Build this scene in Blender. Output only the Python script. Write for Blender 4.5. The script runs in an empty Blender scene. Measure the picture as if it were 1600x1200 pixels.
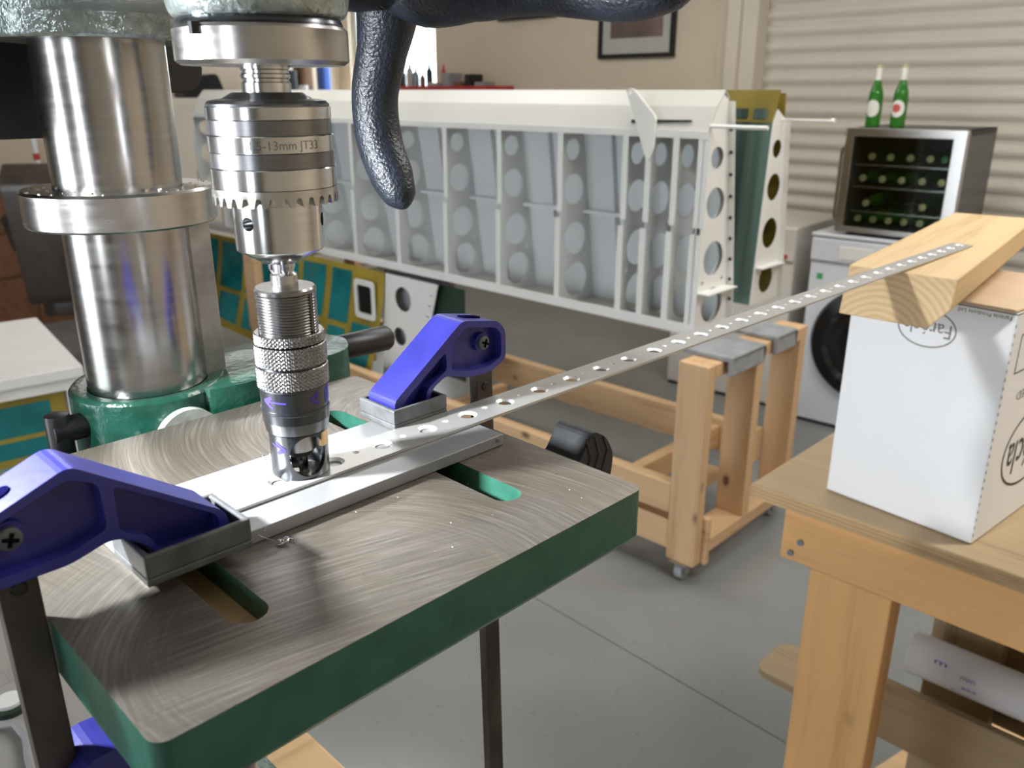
import bpy, bmesh, math, random
from mathutils import Vector, Matrix
from mathutils.geometry import tessellate_polygon
random.seed(7)
PI = math.pi
R = math.radians
S = bpy.context.scene
COL = S.collection
EYE = 1.42                                   # camera height above the floor

# ------------------------------------------------------------------ camera, sky, lights, exposure
cd = bpy.data.cameras.new('camera')
cam = bpy.data.objects.new('camera', cd); COL.objects.link(cam)
cam.location = (0, 0, EYE); cam.rotation_euler = (R(90 - 19.4), 0, 0)
cd.sensor_width = 36; cd.lens = 1305 / 1600 * 36; cd.clip_start = 0.02
cd.dof.use_dof = True; cd.dof.focus_distance = 0.46; cd.dof.aperture_fstop = 15
S.camera = cam
w = bpy.data.worlds.new('daylight'); S.world = w; w.use_nodes = True
bg = w.node_tree.nodes['Background']
bg.inputs[0].default_value = (0.86, 0.93, 1.0, 1); bg.inputs[1].default_value = 7.5


def lamp(name, loc, aim, sx, sy, power, col=(1, 1, 1), spread=180):
    l = bpy.data.lights.new(name, 'AREA'); l.shape = 'RECTANGLE'; l.size = sx; l.size_y = sy
    l.energy = power; l.color = col; l.spread = R(spread)
    o = bpy.data.objects.new(name, l); COL.objects.link(o); o.location = loc
    o.rotation_euler = (Vector(aim) - Vector(loc)).to_track_quat('-Z', 'Y').to_euler()
    return o


lamp('machine_lamp', (-0.360, 0.290, EYE - 0.002), (0.0, 0.40, EYE - 0.19), 0.028, 0.028, 2.1, (0.92, 0.96, 1.0), 84)
lamp('ceiling_tube', (1.0, 2.3, 2.6), (1.0, 2.3, 0), 1.5, 0.16, 22, (1, 0.985, 0.96))
lamp('ceiling_tube', (-1.0, 3.6, 2.6), (-1.0, 3.6, 0), 1.5, 0.16, 26, (1, 0.985, 0.96))
lamp('ceiling_tube', (1.5, 0.9, 2.6), (1.5, 0.9, 0), 1.5, 0.16, 32, (1, 0.985, 0.96))
S.view_settings.view_transform = 'Standard'; S.view_settings.look = 'None'
S.view_settings.exposure = 0.16; S.view_settings.gamma = 1.0; S.view_settings.use_curve_mapping = False

# ------------------------------------------------------------------ materials


def nodes(name):
    m = bpy.data.materials.new(name); m.use_nodes = True
    nt = m.node_tree; b = nt.nodes['Principled BSDF']
    return m, nt, b


def nd(nt, t, **kw):
    n = nt.nodes.new(t)
    for k, v in kw.items(): setattr(n, k, v)
    return n


def coords(nt, scale=(1, 1, 1), loc=(0, 0, 0)):
    tc = nd(nt, 'ShaderNodeTexCoord'); mp = nd(nt, 'ShaderNodeMapping')
    mp.inputs['Scale'].default_value = scale; mp.inputs['Location'].default_value = loc
    nt.links.new(tc.outputs['Object'], mp.inputs['Vector'])
    return mp.outputs['Vector']


def noise(nt, vec, scale, detail=3, rough=0.5):
    n = nd(nt, 'ShaderNodeTexNoise'); n.inputs['Scale'].default_value = scale
    n.inputs['Detail'].default_value = detail; n.inputs['Roughness'].default_value = rough
    nt.links.new(vec, n.inputs['Vector'])
    return n.outputs['Fac']


def ramp(nt, fac, stops):
    r = nd(nt, 'ShaderNodeValToRGB'); e = r.color_ramp.elements
    while len(e) < len(stops): e.new(0.5)
    for k, (p, c) in enumerate(stops):
        e[k].position = p; e[k].color = (*c, 1) if len(c) == 3 else c
    nt.links.new(fac, r.inputs['Fac'])
    return r.outputs['Color']


def bump(nt, b, h, strength, dist):
    n = nd(nt, 'ShaderNodeBump'); n.inputs['Strength'].default_value = strength
    n.inputs['Distance'].default_value = dist
    nt.links.new(h, n.inputs['Height']); nt.links.new(n.outputs['Normal'], b.inputs['Normal'])


def mat(name, col, rough=0.5, metal=0.0, var=0.08, nscale=12, stretch=(1, 1, 1), bmp=0.0, bscale=200, bdist=0.0005, coat=0.0, rvar=0.0, spec=0.5):
    m, nt, b = nodes(name)
    v = coords(nt, stretch); f = noise(nt, v, nscale)
    lo = tuple(max(0, c * (1 - var)) for c in col); hi = tuple(min(1, c * (1 + var)) for c in col)
    nt.links.new(ramp(nt, f, [(0.3, lo), (0.7, hi)]), b.inputs['Base Color'])
    b.inputs['Metallic'].default_value = metal; b.inputs['Roughness'].default_value = rough
    b.inputs['Coat Weight'].default_value = coat; b.inputs['Specular IOR Level'].default_value = spec
    if rvar:
        mr = nd(nt, 'ShaderNodeMapRange'); mr.inputs['To Min'].default_value = rough - rvar
        mr.inputs['To Max'].default_value = rough + rvar
        nt.links.new(f, mr.inputs['Value']); nt.links.new(mr.outputs[0], b.inputs['Roughness'])
    if bmp:
        bump(nt, b, noise(nt, coords(nt, stretch), bscale, 2), bmp, bdist)
    return m


def wood(name, axis, base, dark, knots=True, rough=0.55, freq=26):
    """pine: grain stretched along axis, growth rings and a few dark knots"""
    m, nt, b = nodes(name)
    st = [1, 1, 1]; st['xyz'.index(axis)] = 0.06
    v = coords(nt, st, (0.31, 0.17, 0.53))
    f1 = noise(nt, v, freq, 4, 0.6)
    f2 = noise(nt, v, freq * 6, 3, 0.6)
    mx = nd(nt, 'ShaderNodeMath', operation='MULTIPLY_ADD'); mx.inputs[1].default_value = 0.35
    nt.links.new(f2, mx.inputs[0]); nt.links.new(f1, mx.inputs[2])
    c = ramp(nt, mx.outputs[0], [(0.45, dark), (0.62, base), (0.9, tuple(min(1, x * 1.12) for x in base))])
    if knots:
        st2 = [1, 1, 1]; st2['xyz'.index(axis)] = 0.6
        vo = nd(nt, 'ShaderNodeTexVoronoi'); vo.inputs['Scale'].default_value = 10.0
        nt.links.new(coords(nt, st2, (0.7, 0.2, 0.4)), vo.inputs['Vector'])
        k = ramp(nt, vo.outputs['Distance'], [(0.08, (0.9, 0.9, 0.9)), (0.12, (0.35, 0.35, 0.35)), (0.18, (0, 0, 0))])
        mix = nd(nt, 'ShaderNodeMix', data_type='RGBA')
        nt.links.new(k, mix.inputs['Factor']); nt.links.new(c, mix.inputs[6])
        mix.inputs[7].default_value = (0.13, 0.055, 0.025, 1)
        c = mix.outputs[2]
    nt.links.new(c, b.inputs['Base Color']); b.inputs['Roughness'].default_value = rough
    bump(nt, b, f2, 0.25, 0.0006)
    return m


M = {}
M['bright_steel'] = mat('bright_steel', (0.58, 0.58, 0.58), 0.16, 1, 0.05, 60, (1, 1, 12))
M['brushed_steel'] = mat('brushed_steel', (0.50, 0.485, 0.47), 0.25, 1, 0.05, 40, (1, 1, 9), 0.05, 260, 0.0002, rvar=0.06)
M['column_steel'] = mat('column_steel', (0.42, 0.405, 0.39), 0.22, 1, 0.07, 30, (1, 1, 9), 0.04, 220, 0.0002, rvar=0.07)
M['rack_steel'] = mat('rack_steel', (0.36, 0.34, 0.30), 0.45, 0.7, 0.2, 60, bmp=0.2, bscale=150)
M['dark_steel'] = mat('dark_steel', (0.20, 0.20, 0.205), 0.26, 1, 0.10, 60, (1, 1, 8))
M['black_oxide'] = mat('black_oxide', (0.10, 0.105, 0.115), 0.24, 0.9, 0.12, 80)
M['gun_steel'] = mat('gun_steel', (0.20, 0.21, 0.225), 0.25, 1, 0.10, 80)
M['knurl_steel'] = mat('knurl_steel', (0.25, 0.245, 0.24), 0.25, 1, 0.15, 120)
M['hammertone'] = mat('hammertone', (0.36, 0.41, 0.39), 0.22, 0.55, 0.25, 160, bmp=0.7, bscale=330, bdist=0.0012)
M['green_paint'] = mat('green_paint', (0.022, 0.095, 0.066), 0.32, 0, 0.18, 60, bmp=0.35, bscale=170, bdist=0.0008)
M['green_cast'] = mat('green_cast', (0.011, 0.066, 0.044), 0.25, 0, 0.25, 70, bmp=0.45, bscale=210, bdist=0.0012)
M['black_crackle'] = mat('black_crackle', (0.012, 0.016, 0.026), 0.40, 0, 0.3, 90, bmp=0.8, bscale=560, bdist=0.0010)
M['black_plastic'] = mat('black_plastic', (0.010, 0.010, 0.012), 0.4, 0, 0.2, 90)
M['black_rubber'] = mat('black_rubber', (0.012, 0.013, 0.016), 0.5, 0, 0.25, 120, bmp=0.2, bscale=300)
M['blue_plastic'] = mat('blue_plastic', (0.022, 0.023, 0.185), 0.36, 0, 0.18, 50, bmp=0.15, bscale=220, bdist=0.0005)
M['matte_black'] = mat('matte_black', (0.006, 0.006, 0.006), 0.9, 0, 0.1, 50, spec=0.0)
M['slot_shade'] = mat('slot_shade', (0.004, 0.004, 0.03), 0.95, 0, 0.1, 50, spec=0.0)
M['grey_pad'] = mat('grey_pad', (0.075, 0.078, 0.080), 0.48, 0, 0.3, 90, bmp=0.35, bscale=160, bdist=0.0006)
M['bar_steel'] = mat('bar_steel', (0.085, 0.075, 0.068), 0.42, 0.75, 0.45, 40, (1, 1, 0.4), 0.3, 120, 0.0005, rvar=0.08)
M['aluminium'] = mat('aluminium', (0.29, 0.295, 0.30), 0.36, 0.45, 0.06, 30, (0.15, 1, 1), 0.12, 160, 0.0002, rvar=0.06)
M['strip_alu'] = mat('strip_alu', (0.46, 0.46, 0.44), 0.32, 0.6, 0.05, 20, (0.2, 1, 1))
M['wax_white'] = mat('wax_white', (0.50, 0.55, 0.53), 0.35, 0.3, 0.2, 90, bmp=0.5, bscale=150)
PINE, PDARK = (0.63, 0.41, 0.225), (0.47, 0.27, 0.12)
for a in 'xyz':
    M['pine_' + a] = wood('pine_' + a, a, PINE, PDARK)
    M['bench_pine_' + a] = wood('bench_pine_' + a, a, (0.78, 0.44, 0.175), (0.62, 0.31, 0.10))
    M['ply_' + a] = wood('ply_' + a, a, (0.40, 0.29, 0.165), (0.27, 0.185, 0.095), knots=False)
M['ply_edge'] = wood('ply_edge', 'x', (0.55, 0.36, 0.18), (0.33, 0.19, 0.08), knots=False, freq=60)
M['timber'] = wood('timber', 'x', (0.60, 0.42, 0.21), (0.48, 0.31, 0.13), knots=False, freq=34)
M['pale_wood'] = wood('pale_wood', 'x', (0.70, 0.47, 0.25), (0.5, 0.3, 0.13), knots=False)
M['white_primer'] = mat('white_primer', (0.66, 0.68, 0.68), 0.45, 0, 0.04, 4)
M['white_frame'] = mat('white_frame', (0.78, 0.77, 0.74), 0.45, 0, 0.04, 4)
M['skin_cream'] = mat('skin_cream', (0.54, 0.53, 0.48), 0.4, 0, 0.05, 3)
M['olive_primer'] = mat('olive_primer', (0.33, 0.245, 0.035), 0.35, 0, 0.25, 5)
M['dark_olive'] = mat('dark_olive', (0.20, 0.155, 0.03), 0.3, 0, 0.25, 5)
M['teal_film'] = mat('teal_film', (0.010, 0.17, 0.18), 0.18, 0, 0.35, 6)
M['green_skin'] = mat('green_skin', (0.15, 0.23, 0.20), 0.25, 0.75, 0.65, 3.2, (5, 1, 0.25))  # upright streaks put the skin's metallic reflections into the base colour
M['green_film'] = mat('green_film', (0.16, 0.30, 0.25), 0.3, 0, 0.15, 6)
M['dark_skin'] = mat('dark_skin', (0.02, 0.045, 0.03), 0.3, 0, 0.4, 4)
M['wall_paint'] = mat('wall_paint', (0.70, 0.59, 0.45), 0.7, 0, 0.03, 3)
M['trim_paint'] = mat('trim_paint', (0.74, 0.67, 0.56), 0.55, 0, 0.03, 3)
M['shutter_paint'] = mat('shutter_paint', (0.68, 0.63, 0.55), 0.5, 0, 0.03, 3)
M['ceiling_paint'] = mat('ceiling_paint', (0.75, 0.73, 0.69), 0.8, 0, 0.02, 3)
M['white_enamel'] = mat('white_enamel', (0.66, 0.68, 0.72), 0.3, 0, 0.03, 3)
M['dryer_enamel'] = mat('dryer_enamel', (0.62, 0.58, 0.52), 0.35, 0, 0.03, 3)
M['stainless'] = mat('stainless', (0.52, 0.50, 0.49), 0.32, 1, 0.05, 10, (1, 1, 9))
M['dark_cabinet'] = mat('dark_cabinet', (0.045, 0.042, 0.040), 0.35, 0, 0.06, 5)
M['black_gloss'] = mat('black_gloss', (0.008, 0.008, 0.009), 0.12, 0, 0.1, 6)
M['box_card'] = mat('box_card', (0.83, 0.83, 0.84), 0.55, 0, 0.02, 6)
M['kraft_card'] = mat('kraft_card', (0.55, 0.40, 0.26), 0.7, 0, 0.06, 20)
M['print_black'] = mat('print_black', (0.03, 0.03, 0.03), 0.6, 0, 0.1, 30)
M['print_grey'] = mat('print_grey', (0.20, 0.19, 0.18), 0.6, 0, 0.1, 30)
M['ink_violet'] = mat('ink_violet', (0.035, 0.02, 0.22), 0.5, 0, 0.2, 60)
M['print_blue'] = mat('print_blue', (0.06, 0.06, 0.42), 0.5, 0, 0.1, 60)
M['red'] = mat('red', (0.50, 0.03, 0.025), 0.45, 0, 0.1, 10)
M['label_white'] = mat('label_white', (0.80, 0.79, 0.74), 0.5, 0, 0.03, 10)
M['label_red'] = mat('label_red', (0.62, 0.10, 0.08), 0.5, 0, 0.1, 30)
M['leather'] = mat('leather', (0.045, 0.032, 0.024), 0.35, 0, 0.25, 20, bmp=0.3, bscale=60, bdist=0.002)
M['mahogany'] = wood('mahogany', 'x', (0.16, 0.065, 0.028), (0.08, 0.03, 0.012), knots=False)
M['blue_crate'] = mat('blue_crate', (0.035, 0.12, 0.48), 0.4, 0, 0.1, 10)
M['light_grey'] = mat('light_grey', (0.50, 0.48, 0.44), 0.5, 0, 0.05, 10)
M['grey_foam'] = mat('grey_foam', (0.28, 0.29, 0.30), 0.8, 0, 0.15, 20, bmp=0.4, bscale=60, bdist=0.002)
M['yellow'] = mat('yellow', (0.75, 0.50, 0.04), 0.45, 0, 0.1, 10)
M['cap_gold'] = mat('cap_gold', (0.62, 0.58, 0.30), 0.35, 0.4, 0.1, 40)
M['cap_silver'] = mat('cap_silver', (0.58, 0.58, 0.56), 0.35, 0.5, 0.1, 40)
M['cap_green'] = mat('cap_green', (0.06, 0.34, 0.10), 0.35, 0, 0.1, 40)
M['photo_print'] = mat('photo_print', (0.17, 0.12, 0.10), 0.4, 0, 0.35, 5)
M['brown'] = mat('brown', (0.22, 0.11, 0.05), 0.5, 0, 0.2, 10)
M['pink'] = mat('pink', (0.75, 0.33, 0.38), 0.5, 0, 0.05, 10)
M['paper_white'] = mat('paper_white', (0.80, 0.80, 0.80), 0.6, 0, 0.02, 10)
M['rim_glint'] = mat('rim_glint', (0.88, 0.88, 0.88), 0.3, 0.4, 0.03, 20)  # pale diffuse copy of the strip metal, painting in the countersink glints
M['wall_grey'] = mat('wall_grey', (0.30, 0.28, 0.26), 0.7, 0, 0.03, 3)
M['box_grey'] = mat('box_grey', (0.33, 0.32, 0.30), 0.45, 0, 0.03, 8)
M['foil'] = mat('foil', (0.78, 0.78, 0.78), 0.15, 1, 0.05, 10)
M['gasket'] = mat('gasket', (0.30, 0.30, 0.31), 0.5, 0, 0.05, 10)


def glass(name, tint, rough=0.03, through=0.75):
    m, nt, b = nodes(name)
    tr = nd(nt, 'ShaderNodeBsdfTransparent'); tr.inputs[0].default_value = (*tint, 1)
    gl = nd(nt, 'ShaderNodeBsdfGlossy'); gl.inputs['Roughness'].default_value = rough
    lw = nd(nt, 'ShaderNodeLayerWeight'); lw.inputs['Blend'].default_value = 0.5
    pw = nd(nt, 'ShaderNodeMath', operation='POWER'); pw.inputs[1].default_value = 3.0
    nt.links.new(lw.outputs['Facing'], pw.inputs[0])
    ad = nd(nt, 'ShaderNodeMath', operation='MULTIPLY_ADD'); ad.inputs[1].default_value = 0.6; ad.inputs[2].default_value = 0.03
    nt.links.new(pw.outputs[0], ad.inputs[0])
    mx = nd(nt, 'ShaderNodeMixShader')
    nt.links.new(ad.outputs[0], mx.inputs[0]); nt.links.new(tr.outputs[0], mx.inputs[1]); nt.links.new(gl.outputs[0], mx.inputs[2])
    nt.links.new(mx.outputs[0], nt.nodes['Material Output'].inputs[0])
    return m


M['smoked_glass'] = glass('smoked_glass', (0.76, 0.79, 0.77))
M['window_glass'] = glass('window_glass', (0.95, 0.97, 0.97))
m, nt, b = nodes('green_glass')
b.inputs['Base Color'].default_value = (0.05, 0.30, 0.035, 1); b.inputs['Roughness'].default_value = 0.08
b.inputs['Transmission Weight'].default_value = 0.55; b.inputs['IOR'].default_value = 1.4
M['green_glass'] = m
m, nt, b = nodes('clear_wrap')
b.inputs['Base Color'].default_value = (0.72, 0.71, 0.73, 1); b.inputs['Roughness'].default_value = 0.18
bump(nt, b, noise(nt, coords(nt, (0.3, 1, 1)), 40, 2), 0.4, 0.004)
M['clear_wrap'] = m


def make_end_grain():
    m, nt, b = nodes('end_grain')
    wv = nd(nt, 'ShaderNodeTexWave', wave_type='RINGS', rings_direction='X')
    wv.inputs['Scale'].default_value = 46; wv.inputs['Distortion'].default_value = 1.2; wv.inputs['Detail'].default_value = 2
    nt.links.new(coords(nt, (1, 1, 1), (0, 0.045, 0.03)), wv.inputs['Vector'])
    nt.links.new(ramp(nt, wv.outputs['Fac'], [(0.2, (0.60, 0.41, 0.21)), (0.7, (0.68, 0.49, 0.28))]), b.inputs['Base Color'])
    b.inputs['Roughness'].default_value = 0.65
    return m


M['end_grain'] = make_end_grain()


def make_floor_mat():
    m, nt, b = nodes('grey_epoxy')
    v = coords(nt)
    c = ramp(nt, noise(nt, v, 2.2, 4), [(0.3, (0.20, 0.210, 0.205)), (0.7, (0.24, 0.250, 0.244))])
    sp = ramp(nt, noise(nt, v, 55, 1), [(0.24, (0.62, 0.6, 0.56)), (0.28, (1, 1, 1))])
    mx = nd(nt, 'ShaderNodeMix', data_type='RGBA', blend_type='MULTIPLY'); mx.inputs['Factor'].default_value = 0.6
    nt.links.new(c, mx.inputs[6]); nt.links.new(sp, mx.inputs[7]); nt.links.new(mx.outputs[2], b.inputs['Base Color'])
    b.inputs['Roughness'].default_value = 0.22
    return m


M['grey_epoxy'] = make_floor_mat()


def make_table_mat():
    """ground cast iron: streaks along arcs of the grinding wheel, wear and oil tint"""
    m, nt, b = nodes('ground_iron')
    tc = nd(nt, 'ShaderNodeTexCoord')
    def streak(cx, cy, fr, fa):
        su = nd(nt, 'ShaderNodeVectorMath', operation='SUBTRACT'); su.inputs[1].default_value = (cx, cy, 0)
        nt.links.new(tc.outputs['Object'], su.inputs[0])
        sp = nd(nt, 'ShaderNodeSeparateXYZ'); nt.links.new(su.outputs[0], sp.inputs[0])
        xy = nd(nt, 'ShaderNodeCombineXYZ'); nt.links.new(sp.outputs[0], xy.inputs[0]); nt.links.new(sp.outputs[1], xy.inputs[1])
        ln = nd(nt, 'ShaderNodeVectorMath', operation='LENGTH'); nt.links.new(xy.outputs[0], ln.inputs[0])
        at = nd(nt, 'ShaderNodeMath', operation='ARCTAN2'); nt.links.new(sp.outputs[1], at.inputs[0]); nt.links.new(sp.outputs[0], at.inputs[1])
        cb = nd(nt, 'ShaderNodeCombineXYZ')
        r_ = nd(nt, 'ShaderNodeMath', operation='MULTIPLY'); r_.inputs[1].default_value = fr; nt.links.new(ln.outputs['Value'], r_.inputs[0])
        a_ = nd(nt, 'ShaderNodeMath', operation='MULTIPLY'); a_.inputs[1].default_value = fa; nt.links.new(at.outputs[0], a_.inputs[0])
        nt.links.new(r_.outputs[0], cb.inputs[0]); nt.links.new(a_.outputs[0], cb.inputs[1])
        return noise(nt, cb.outputs[0], 1.0, 5, 0.7), ln.outputs['Value']

    def blend(fac, x, y, a, b_):
        k = nd(nt, 'ShaderNodeMapRange'); k.inputs['From Min'].default_value = x; k.inputs['From Max'].default_value = y
        nt.links.new(fac, k.inputs['Value'])
        mx = nd(nt, 'ShaderNodeMix', data_type='FLOAT')
        nt.links.new(k.outputs[0], mx.inputs['Factor']); nt.links.new(a, mx.inputs[2]); nt.links.new(b_, mx.inputs[3])
        return mx.outputs[0]
    s1, r1 = streak(0.083, 0.015, 620, 2.2)
    s2, r2 = streak(0.235, 0.170, 620, 2.2)
    s3, r3 = streak(-0.10, -0.75, 520, 16.0)
    sepo = nd(nt, 'ShaderNodeSeparateXYZ'); nt.links.new(tc.outputs['Object'], sepo.inputs[0])
    f = blend(r1, 0.055, 0.085, s3, s1)
    f = blend(sepo.outputs[1], 0.10, 0.14, f, s2)
    c1 = ramp(nt, f, [(0.30, (0.105, 0.094, 0.078)), (0.52, (0.165, 0.150, 0.128)), (0.74, (0.29, 0.27, 0.24))])
    pa = ramp(nt, noise(nt, coords(nt), 9, 3), [(0.35, (0.80, 0.74, 0.66)), (0.65, (1, 1, 1))])
    mu = nd(nt, 'ShaderNodeMix', data_type='RGBA', blend_type='MULTIPLY'); mu.inputs['Factor'].default_value = 0.8
    nt.links.new(c1, mu.inputs[6]); nt.links.new(pa, mu.inputs[7]); nt.links.new(mu.outputs[2], b.inputs['Base Color'])
    mr = nd(nt, 'ShaderNodeMapRange'); mr.inputs['To Min'].default_value = 0.42; mr.inputs['To Max'].default_value = 0.30
    nt.links.new(f, mr.inputs['Value']); nt.links.new(mr.outputs[0], b.inputs['Roughness'])
    b.inputs['Metallic'].default_value = 0.6
    bump(nt, b, f, 0.35, 0.0004)
    return m


M['ground_iron'] = make_table_mat()

# ------------------------------------------------------------------ mesh helpers


class MB:
    """collects shapes; build() links them as ONE mesh object"""
    def __init__(s): s.v = []; s.f = []; s.m = []; s.s = []

    def add(s, vs, fs, mi=0, smooth=False):
        o = len(s.v); s.v += [tuple(v) for v in vs]
        for f in fs: s.f.append(tuple(i + o for i in f)); s.m.append(mi); s.s.append(smooth)
        return s

    def box(s, x0, x1, y0, y1, z0, z1, mi=0, rot=None, c=None):
        vs = [Vector((x, y, z)) for x in (x0, x1) for y in (y0, y1) for z in (z0, z1)]
        if rot is not None:
            c = Vector(c) if c else sum(vs, Vector()) / 8
            vs = [rot @ (v - c) + c for v in vs]
        return s.add(vs, [(0, 1, 3, 2), (4, 6, 7, 5), (0, 4, 5, 1), (2, 3, 7, 6), (0, 2, 6, 4), (1, 5, 7, 3)], mi)

    def lathe(s, c, prof, n=48, mi=0, axis=(0, 0, 1), smooth=True, cap=True):
        c = Vector(c); q = Vector((0, 0, 1)).rotation_difference(Vector(axis)); vs = []; fs = []
        for r, z in prof:
            for k in range(n):
                a = 2 * PI * k / n
                vs.append(c + q @ Vector((r * math.cos(a), r * math.sin(a), z)))
        for j in range(len(prof) - 1):
            for k in range(n):
                k2 = (k + 1) % n
                fs.append((j * n + k, j * n + k2, (j + 1) * n + k2, (j + 1) * n + k))
        s.add(vs, fs, mi, smooth)
        if cap:
            o = len(s.v) - len(vs)
            for j, rev in ((0, True), (len(prof) - 1, False)):
                if prof[j][0] > 1e-6:
                    ring = [o + j * n + k for k in range(n)]
                    s.f.append(tuple(reversed(ring)) if rev else tuple(ring)); s.m.append(mi); s.s.append(False)
        return s

    def cyl(s, p0, p1, r0, r1=None, n=24, mi=0):
        p0, p1 = Vector(p0), Vector(p1); d = p1 - p0
        return s.lathe(p0, [(r0, 0), (r0 if r1 is None else r1, d.length)], n, mi, d.normalized())

    def tube(s, pts, radii, n=20, mi=0, up=(1, 0, 0), flat=1.0):
        pts = [Vector(p) for p in pts]; up = Vector(up).normalized(); vs = []; fs = []
        N = len(pts)
        for i, p in enumerate(pts):
            t = (pts[min(i + 1, N - 1)] - pts[max(i - 1, 0)]).normalized()
            a = up - t * up.dot(t); a.normalize(); bb = t.cross(a)
            for k in range(n):
                an = 2 * PI * k / n
                vs.append(p + a * math.cos(an) * radii[i] * flat + bb * math.sin(an) * radii[i])
        for i in range(N - 1):
            for k in range(n):
                k2 = (k + 1) % n
                fs.append((i * n + k, i * n + k2, (i + 1) * n + k2, (i + 1) * n + k))
        fs.append(tuple(reversed(range(n)))); fs.append(tuple((N - 1) * n + k for k in range(n)))
        return s.add(vs, fs, mi, True)

    def prism(s, outline, t0, t1, holes=(), plane='xy', mi=0, side=None, hole=None, inset=0.0, smooth_holes=True):
        """extruded outline with holes; plane names the two in-plane axes"""
        ax = {'xy': (0, 1, 2), 'xz': (0, 2, 1), 'yz': (1, 2, 0)}[plane]

        def P(p, t):
            q = [0, 0, 0]; q[ax[0]] = p[0]; q[ax[1]] = p[1]; q[ax[2]] = t; return Vector(q)
        loops = [list(outline)] + [list(h) for h in holes]
        flat = [p for l in loops for p in l]
        tris = tessellate_polygon([[Vector((p[0], p[1], 0)) for p in l] for l in loops])
        side = mi if side is None else side; hole = side if hole is None else hole
        for t, mm in ((t0, mi), (t1, mi)):
            s.add([P(p, t) for p in flat], tris, mm)
        for li, l in enumerate(loops):
            n = len(l); vs = [P(p, t0) for p in l] + [P(p, t1) for p in l]
            s.add(vs, [(k, (k + 1) % n, n + (k + 1) % n, n + k) for k in range(n)], side if li == 0 else hole, li > 0 and smooth_holes)
        return s

    def build(s, name, mats, parent=None, loc=None, az=None, bevel=0.0, smooth=None, fix=True):
        me = bpy.data.meshes.new(name)
        me.from_pydata(s.v, [], s.f)
        mats = mats if isinstance(mats, (list, tuple)) else [mats]
        for k in mats: me.materials.append(M[k] if isinstance(k, str) else k)
        for p, mi, sm in zip(me.polygons, s.m, s.s): p.material_index = mi; p.use_smooth = sm
        bm = bmesh.new(); bm.from_mesh(me)
        bmesh.ops.remove_doubles(bm, verts=bm.verts, dist=1e-6)
        if fix: bmesh.ops.recalc_face_normals(bm, faces=bm.faces)
        if bevel:
            es = [e for e in bm.edges if len(e.link_faces) == 2 and e.calc_face_angle(0) > R(28)]
            bmesh.ops.bevel(bm, geom=es, offset=bevel, segments=2, profile=0.5, affect='EDGES', clamp_overlap=True)
        bm.to_mesh(me); bm.free()
        if any(s.s) or smooth:
            me.set_sharp_from_angle(angle=R(32))
        o = bpy.data.objects.new(name, me); COL.objects.link(o)
        if parent is not None: o.parent = parent
        place(o, loc, az)
        return o


def place(o, loc=None, az=None):
    if loc is not None: o.location = loc
    if az is not None: o.rotation_euler = (0, 0, R(90 - az))


def tag(o, label=None, cat=None, group=None, kind=None):
    if label: o['label'] = label
    if cat: o['category'] = cat
    if group: o['group'] = group
    if kind: o['kind'] = kind
    return o


def thing(name, label, cat, loc, az=None, group=None):
    """an Empty at the thing's base; local x points along compass bearing az (0 = away from the camera), local y to its left"""
    o = bpy.data.objects.new(name, None); COL.objects.link(o); o.empty_display_size = 0.05
    place(o, loc, az)
    return tag(o, label, cat, group)


def copy_tree(o, parent=None):
    c = o.copy(); COL.objects.link(c); c.parent = parent
    for ch in [x for x in list(COL.objects) if x.parent == o]: copy_tree(ch, c)
    return c


def circ(cx, cy, rx, ry=None, n=24, a0=0.0):
    ry = rx if ry is None else ry
    return [(cx + rx * math.cos(a0 + 2 * PI * k / n), cy + ry * math.sin(a0 + 2 * PI * k / n)) for k in range(n)]


def stadium(x0, x1, y0, y1, n=10):
    """long in y"""
    r = (x1 - x0) / 2; cx = (x0 + x1) / 2
    return [(cx + r * math.cos(a), y1 - r + r * math.sin(a)) for a in [PI * k / n for k in range(n + 1)]] + \
           [(cx + r * math.cos(a), y0 + r + r * math.sin(a)) for a in [PI + PI * k / n for k in range(n + 1)]]


def rrect(x0, x1, y0, y1, r, n=5):
    out = []
    for cx, cy, a0 in ((x1 - r, y1 - r, 0), (x0 + r, y1 - r, PI / 2), (x0 + r, y0 + r, PI), (x1 - r, y0 + r, 1.5 * PI)):
        out += [(cx + r * math.cos(a0 + PI / 2 * k / n), cy + r * math.sin(a0 + PI / 2 * k / n)) for k in range(n + 1)]
    return out


def rounded(poly, r, n=4):
    """round the corners of a polygon"""
    out = []; N = len(poly)
    for i in range(N):
        p = Vector(poly[i]); a = Vector(poly[i - 1]) - p; b_ = Vector(poly[(i + 1) % N]) - p
        d = min(r, a.length * 0.45, b_.length * 0.45)
        p0 = p + a.normalized() * d; p1 = p + b_.normalized() * d
        for k in range(n + 1):
            t = k / n
            q = p0 * (1 - t) ** 2 + p * 2 * t * (1 - t) + p1 * t ** 2
            out.append((q.x, q.y))
    return out


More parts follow.
